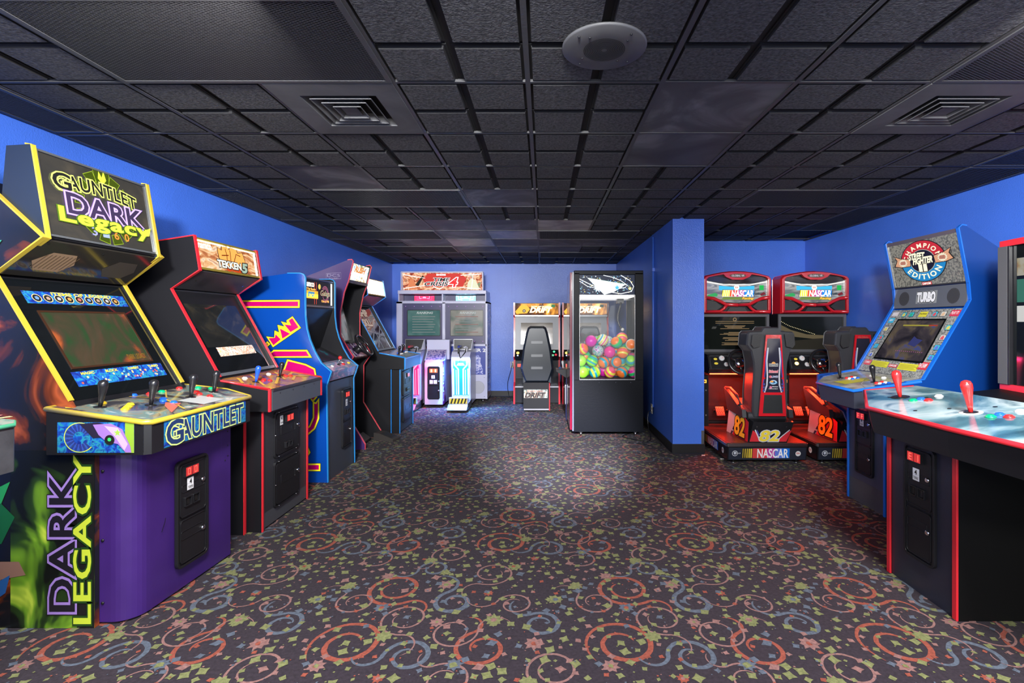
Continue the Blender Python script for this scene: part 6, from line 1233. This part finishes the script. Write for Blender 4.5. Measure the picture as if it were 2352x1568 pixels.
d.text('STREET', cx-.085, cyy+.018, cx+.03, cyy+.062, CR, 12, .05, shear=.35, line=INK, lw=.06, bend=.004); d.text('FIGHTER', cx-.06, cyy-.018, cx+.075, cyy+.028, CR, 13, .05, shear=.35, line=INK, lw=.06); d.text('II', cx-.02, cyy-.075, cx+.025, cyy-.022, CR, 12, .05, line=INK, lw=.05); d.rect(cx-.035, cyy-.078, cx+.03, cyy-.070, CR, 12); d.rect(cx-.03, cyy-.03, cx+.035, cyy-.022, CR, 12)
d.ku = 1.; d.rect(.30, .004, .395, .027, RC_, 2); d.text('CAPCOM', .308, .008, .387, .022, E((.95, .9, .8), 1.3), 3, .05); b.build('marquee', r, label='backlit grey stone marquee with round emblem')
b = MB(); d = seg(b, (.568, 1.65), (.637, 2.02), -.352); hh = math.hypot(.069, .37); d.sbox(0, 0, w, .010, -.01, .004, GREYB); d.sbox(0, hh-.028, w, hh, -.01, .004, M('pinkish_grey_metal', (.18, .15, .17), .35, .5)); d.sbox(0, 0, .006, hh, -.01, .005, STEEL); d.sbox(w-.006, 0, w, hh, -.01, .005, STEEL); b.build('marquee_frame', r)
b = MB(); d = seg(b, (.580, 1.49), (.564, 1.645), -.352); h = .155; d.slab([(0, 0), (w, 0), (w, h), (0, h)], -.02, -.002, M('grey_speaker_board', (.13, .14, .16), .35, .3)); d.O = d.O-d.N*.002
for u in (.11, .59): d.disc(u, .075, .056, M('grille_shadow', (.05, .05, .055), .6), 0, 24); dotgrid(d, u-.05, .025, u+.05, .125, .011, .0032, INK, 1, lambda a, c, u=u: (a-u)**2+(c-.075)**2 < .0027)
d.rect(.24, .03, .445, .125, P((.24, .25, .25), .3), 1); d.text('TURBO', .255, .045, .43, .112, WHITE, 3, .07, line=INK, lw=.05); b.build('speaker_panel', r, .002)
Q0, Q1 = (.873, .99), (.584, 1.478); L = math.hypot(.289, .488)
b = MB(); d = seg(b, Q0, Q1, -.352); d.slab([(0, 0), (w, 0), (w, L), (0, L)], -.02, -.006, GRNT, None); d.O = d.O-d.N*.006; 
pcols = [(.05, .35, .55), (.55, .08, .10), (.03, .35, .2), (.6, .4, .25), (.1, .15, .5), (.6, .5, .1)]; Q = random.Random(21)
def chip_(u, v): d.rect(u-.025, v-.022, u+.025, v+.022, INK, 1); d.rect(u-.022, v-.019, u+.022, v+.019, P((.05, .42, .55) if Q.random() < .6 else (.55, .55, .5)), 2); d.poly([(u-.014, v-.016), (u+.015, v-.016), (u+.012, v+.008), (u-.002, v+.015), (u-.014, v+.004)], P(Q.choice(pcols)), 3)
for u in (.155, .235, .465, .545): chip_(u, L-.045)
for v in (.17, .25, .33, .41): chip_(.045, v-.02); chip_(w-.045, v)
d.rect(.315, L-.068, .395, L-.022, P((.6, .55, .05)), 2); d.text('The Fighters', .32, L-.05, .39, L-.036, INK, 3, .02)
for (u0, v0, u1, v1, c, t) in ((.02, L-.06, .09, L-.02, (.55, .5, .5), 'PLAY'), (w-.10, L-.065, w-.02, L-.015, (.55, .04, .08), 'PLAY IT!'), (.02, L-.12, .08, L-.075, (.04, .40, .6), 'NEW'), (.02, .055, .10, .10, (.6, .08, .1), 'TURBO'), (w-.115, .07, w-.025, .13, (.55, .04, .06), 'THE CHAMP')): d.rect(u0, v0, u1, v1, P(c), 2); d.text(t, u0+.01, v0+.015, u1-.01, v1-.012, WHITE, 3, .02)
d.rect(.11, .05, .30, .10, P((.62, .58, .04)), 2); d.rect(.41, .05, .60, .105, P((.62, .58, .04)), 2); d.rect(.31, .06, .40, .085, P((.55, .04, .05)), 2); d.text('CAPCOM', .318, .066, .392, .08, WHITE, 3, .04)
for k in range(4): d.rect(.12, .058+.01*k, .29-.02*(k % 2), .061+.01*k, P((.25, .22, .02)), 3); d.rect(.42, .06+.01*k, .59-.02*(k % 2), .063+.01*k, P((.25, .22, .02)), 3)
b.build('screen_bezel', r, label='grey stone bezel with colourful picture tiles')
b = MB(); d = seg(b, Q0, Q1, -.352); d.O = d.O-d.N*.004; d.slab([(.10, .115), (.62, .115), (.60, L-.085), (.12, L-.085)], 0, .002, GLB); d.O = d.O+d.N*.002
d.poly([(.115, .13), (.605, .13), (.588, L-.10), (.135, L-.10)], ramp_mat('dark_violet_fight_screen', [(.35, (.012, .010, .018)), (.52, (.05, .04, .05)), (.62, (.12, .09, .06)), (.7, (.05, .07, .25))], 5, 4, 1.2, emit=.9, rough=.05, base=.3), 0)
d.rect(.22, L-.15, .55, L-.138, E((.35, .30, .05), .9), 1); d.rect(.48, L-.15, .56, L-.138, E((.35, .05, .03), .9), 2); [d.disc(.3+.02*k, .20, .003, E((.5, .1, .4), 1), 1, 6) for k in range(14)]; d.poly([(.38, .26), (.46, .24), (.50, .30), (.44, .31), (.40, .33)], E((.05, .06, .22), .6), 1); b.build('screen', r)
cpoly = [(1.35, .365), (1.35, -.09), (1.20, -.27), (.89, -.36), (.86, .37)]
STONE = ramp_mat('grey_stone_control_art', [(.35, (.20, .20, .17)), (.5, (.34, .33, .29)), (.65, (.48, .47, .43))], 9, 4, .5, rough=.14)
cp = CP(r, cpoly, 1.36, .918, -.14, .785, M('dark_slate_laminate', (.035, .038, .055), .38), STONE, BLUT, [(.90, .372), (1.352, .367), (1.352, -.09), (1.202, -.272), (.89, -.362)], taper=.10)
d = cp.d; u, v = cp.uv(1.22, 0)
d.poly([(.34, -1.27), (.36, -1.17), (.06, -1.08), (.0, -1.20)], P((.42, .36, .02)), 1) if 0 else None
d.poly([(.0, -1.29), (.15, -1.29), (.14, -1.10), (.02, -1.05)], P((.48, .42, .02)), 1); d.band([(-.05, -.90), (.02, -1.0), (.08, -1.1), (.22, -1.22), (.36, -1.28)], .008, P((.35, .3, .27)), 1)
for (x, y) in ((1.166, -.10), (1.109, .209)): bat_joystick(r, cp.pt(x, y), cp.N, BLKS, 1.1); b = MB(); 
for (bx, by) in ((1.14, -.06), (1.13, .265)):
    for j in range(2):
        for k, c in enumerate(('red', 'white', 'blue')): button(r, cp.pt(bx-.045*j, min(.35, by+.0+.036*k-.01*j)), cp.N, BTN[c], .9)
button(r, cp.pt(.983, -.015), cp.N, BTN['white'], 1.1); button(r, cp.pt(.982, .121), cp.N, BTN['white'], 1.1)
cp.done(.010)
b = MB(); b.box(.70, 1.04, -.188, .217, .17, .79, M('blue_lit_slate_front', (.05, .055, .085), .38)); b.box(.70, 1.041, -.188, .217, .0, .17, KICK); b.build('coin_pod', r)  # tint of blue light put into the slate front colour
for y0, y1 in ((-.205, -.188), (.217, .234)):
    b = MB(); b.box(.72, 1.045, y0, y1, 0, .79, SB); sp = b.build('side_panel', r); b = MB(); b.box(1.043, 1.053, y0-.001, y1+.001, 0, .79, BLUT); b.build('edge_trim', sp, .003)
coin_door(r, (1.042, -.10, .23), (0, 1, 0), (0, 0, 1), .21, .50, 'FF')

# ================================================================ black showcase cabinet with red edging
r = root('arcade_cabinet', (3.40, 2.53, 0), 180, 'black red-edged cabinet with stormy blue control deck and red bat joysticks', 'arcade machine')
# local x = 3.40-X ; local y = 2.53-Y
b = MB(); b.box(.70, 1.487, -.21, .205, .0, .83, M('midnight_front_laminate', (.022, .022, .034), .38, bump=.1, bscale=60)); b.build('coin_pod', r)
for y0, y1 in ((-.235, -.212), (.207, .230)):
    b = MB(); b.box(.70, 1.49, y0, y1, 0, .83, M('black_side', (.004, .004, .004), .5, spec=.12)); sp = b.build('side_panel', r); b = MB(); b.box(1.488, 1.499, y0-.002, y1+.002, 0, .83, REDT); b.build('edge_trim', sp, .003)
coin_door(r, (1.488, -.10, .17), (0, 1, 0), (0, 0, 1), .205, .58, 'E1')
STORM = ramp_mat('stormy_blue_cloud_art', [(.32, (.015, .05, .075)), (.45, (.05, .13, .17)), (.54, (.20, .30, .33)), (.62, (.34, .42, .44)), (.70, (.07, .14, .18)), (.8, (.2, .22, .15))], 3.0, 6, 1.1, rough=.10)
cpoly = [(1.56, .31), (1.66, -.04), (1.62, -.30), (1.38, -.44), (1.16, -.44), (1.16, .95), (1.30, .95), (1.54, .70)]
cpoly = [(1.645, .36), (1.65, -.16), (1.43, -.53), (1.19, -.43), (1.15, .95), (1.30, .95), (1.62, .80)]
cp = CP(r, cpoly, 1.66, .922, -.17, .79, BLKM, STORM, REDT, [(1.20, -.435), (1.43, -.533), (1.653, -.162), (1.648, .36), (1.622, .80), (1.30, .95)], taper=.06)
for (x, y) in ((1.423, -.237), (1.429, .228)): bat_joystick(r, cp.pt(x, y), cp.N, M('joystick_red', (.60, .02, .02), .22, coat=.5), 1.35); b = MB(); b.lathe([(.045, 0), (.045, .0015)], cp.pt(x, y)+cp.N*.0006, cp.N, BLKS if y < 0 else WHITE, 20); b.build('base_plate', r)
for (x, y, c) in ((1.434, -.125, 'green'), (1.392, -.125, 'blue'), (1.389, -.078, 'red'), (1.301, -.12, 'white'), (1.434, .335, 'green'), (1.389, .33, 'blue'), (1.393, .378, 'red'), (1.3, .333, 'white')): button(r, cp.pt(x, y), cp.N, BTN[c], 1.25)
for (x, y) in ((1.44, .12), (1.30, .21), (1.46, -.27), (1.56, .06), (1.35, -.14)): cp.d.disc(*cp.uv(x, y), .009, INK, 2, 12)
cp.done(.011)
# display cabinet behind the deck
b = MB(); b.prism([(.0, 0), (1.0, .0), (1.0, .96), (.70, .99), (.70, 1.80), (.0, 1.80)], -.40, 1.0, M('black_side', (0, 0, 0))); b.build('cabinet_body', r)
for z0, z1, bow in ((.985, 1.02, .05), (1.815, 1.85, .05)):
    pts = [(.04, -.41)]+[(.70+bow*math.sin(PI*i/12)+.02, -.41+1.40*i/12) for i in range(13)]+[(.04, .99)]; b = MB(); b.prismz(pts, z0, z1, REDT); b.build('edge_trim', r, .010, label='bowed red edge rail')
b = MB(); b.box(.60, .735, -.40, -.34, 1.02, 1.815, M('dark_grey_post', (.07, .07, .075), .4)); b.box(.70, .738, -.335, -.325, 1.02, 1.815, BLKS); b.build('corner_post', r, .002)
b = MB(); b.box(.70, .715, -.32, .99, 1.02, 1.815, GLB); d = Dec(b, (.715, -.30, 1.02), (0, 1, 0), (0, 0, 1)); d.rect(.0, .62, .9, .72, ramp_mat('red_cream_reflection', [(.4, (.35, .03, .02)), (.5, (.6, .45, .2)), (.6, (.7, .65, .5))], 9, 3, .5, emit=.5), 0); d.rect(.0, .36, .9, .45, E((.6, .6, .58), .8), 0); d.rect(.0, .47, .9, .60, E((.05, .2, .15), .6), 0); b.build('screen', r)  # glowing bands paint the reflection of another marquee in the glass
b = MB(); b.box(.98, 1.02, -.21, -.19, .82, .96, REDT); b.build('edge_strut', r)

# ================================================================ LIGHT, WORLD, CAMERA
wd = bpy.data.worlds.new('room_light'); SC.world = wd; wd.use_nodes = True; bg = wd.node_tree.nodes['Background']; bg.inputs['Color'].default_value = (.90, .95, 1., 1); bg.inputs['Strength'].default_value = 1.05
def area(name, loc, rot, sx, sy, power, col=(1, 1, 1)):
    l = bpy.data.lights.new(name, 'AREA'); l.shape = 'RECTANGLE'; l.size = sx; l.size_y = sy; l.energy = power; l.color = col
    o = bpy.data.objects.new(name, l); C.objects.link(o); o.location = loc; o.rotation_euler = rot; return o
def spot(name, loc, aim, power, ang, rad=.12, blend=.8, col=(1, 1, 1)):
    l = bpy.data.lights.new(name, 'SPOT'); l.energy = power; l.spot_size = math.radians(ang); l.spot_blend = blend; l.shadow_soft_size = rad; l.color = col
    o = bpy.data.objects.new(name, l); C.objects.link(o); o.location = loc
    o.rotation_euler = (Vector(aim)-Vector(loc)).to_track_quat('-Z', 'Y').to_euler(); return o
# added lamps out of view: area fills and spots aimed to brighten the room
area('added_fill_area', (-.9, 1.0, 2.42), (0, math.radians(38), 0), .6, 1.2, 110, (1, .97, .95))
area('added_fill_area', (1.6, 1.0, 2.42), (0, math.radians(-38), 0), .6, 1.2, 110, (1, .97, .95))
area('added_fill_area', (-1.2, -1.0, 2.40), (math.radians(30), 0, 0), 1.2, .6, 60, (1, .97, .93))
area('added_fill_area', (1.6, -1.0, 2.40), (math.radians(30), 0, 0), 1.2, .6, 60, (1, .97, .93))
spot('added_fill_spot', (-.1, -.4, 2.30), (-.5, 9.3, 1.5), 420, 36, .15)
spot('added_fill_spot', (-.6, -.4, 2.30), (-2.8, 7.2, 1.3), 650, 44, .15)
spot('added_fill_spot', (.2, -.4, 2.30), (3.5, 5.2, 1.3), 420, 40, .15)
spot('added_fill_spot', (.3, -.4, 2.30), (.1, 5.9, -.1), 3600, 20, .15, 1., (.88, .88, 1.))
cam = bpy.data.cameras.new('camera'); co = bpy.data.objects.new('camera', cam); C.objects.link(co); SC.camera = co
co.location = (0, 0, CH); co.rotation_euler = (PI/2, 0, 0); cam.sensor_width = 36; cam.sensor_fit = 'HORIZONTAL'; cam.lens = 36*F/2352
cam.shift_x = -(VX-1176)/2352; cam.shift_y = (HY-784)/2352; cam.clip_start = .02; cam.clip_end = 50
vs_ = SC.view_settings; vs_.view_transform = 'Standard'; vs_.look = 'None'; vs_.exposure = 1.2; vs_.gamma = 1; vs_.use_curve_mapping = False
SC.cycles.max_bounces = 6; SC.cycles.use_adaptive_sampling = True; SC.cycles.adaptive_threshold = .02; SC.cycles.use_denoising = True; SC.cycles.sample_clamp_indirect = 4
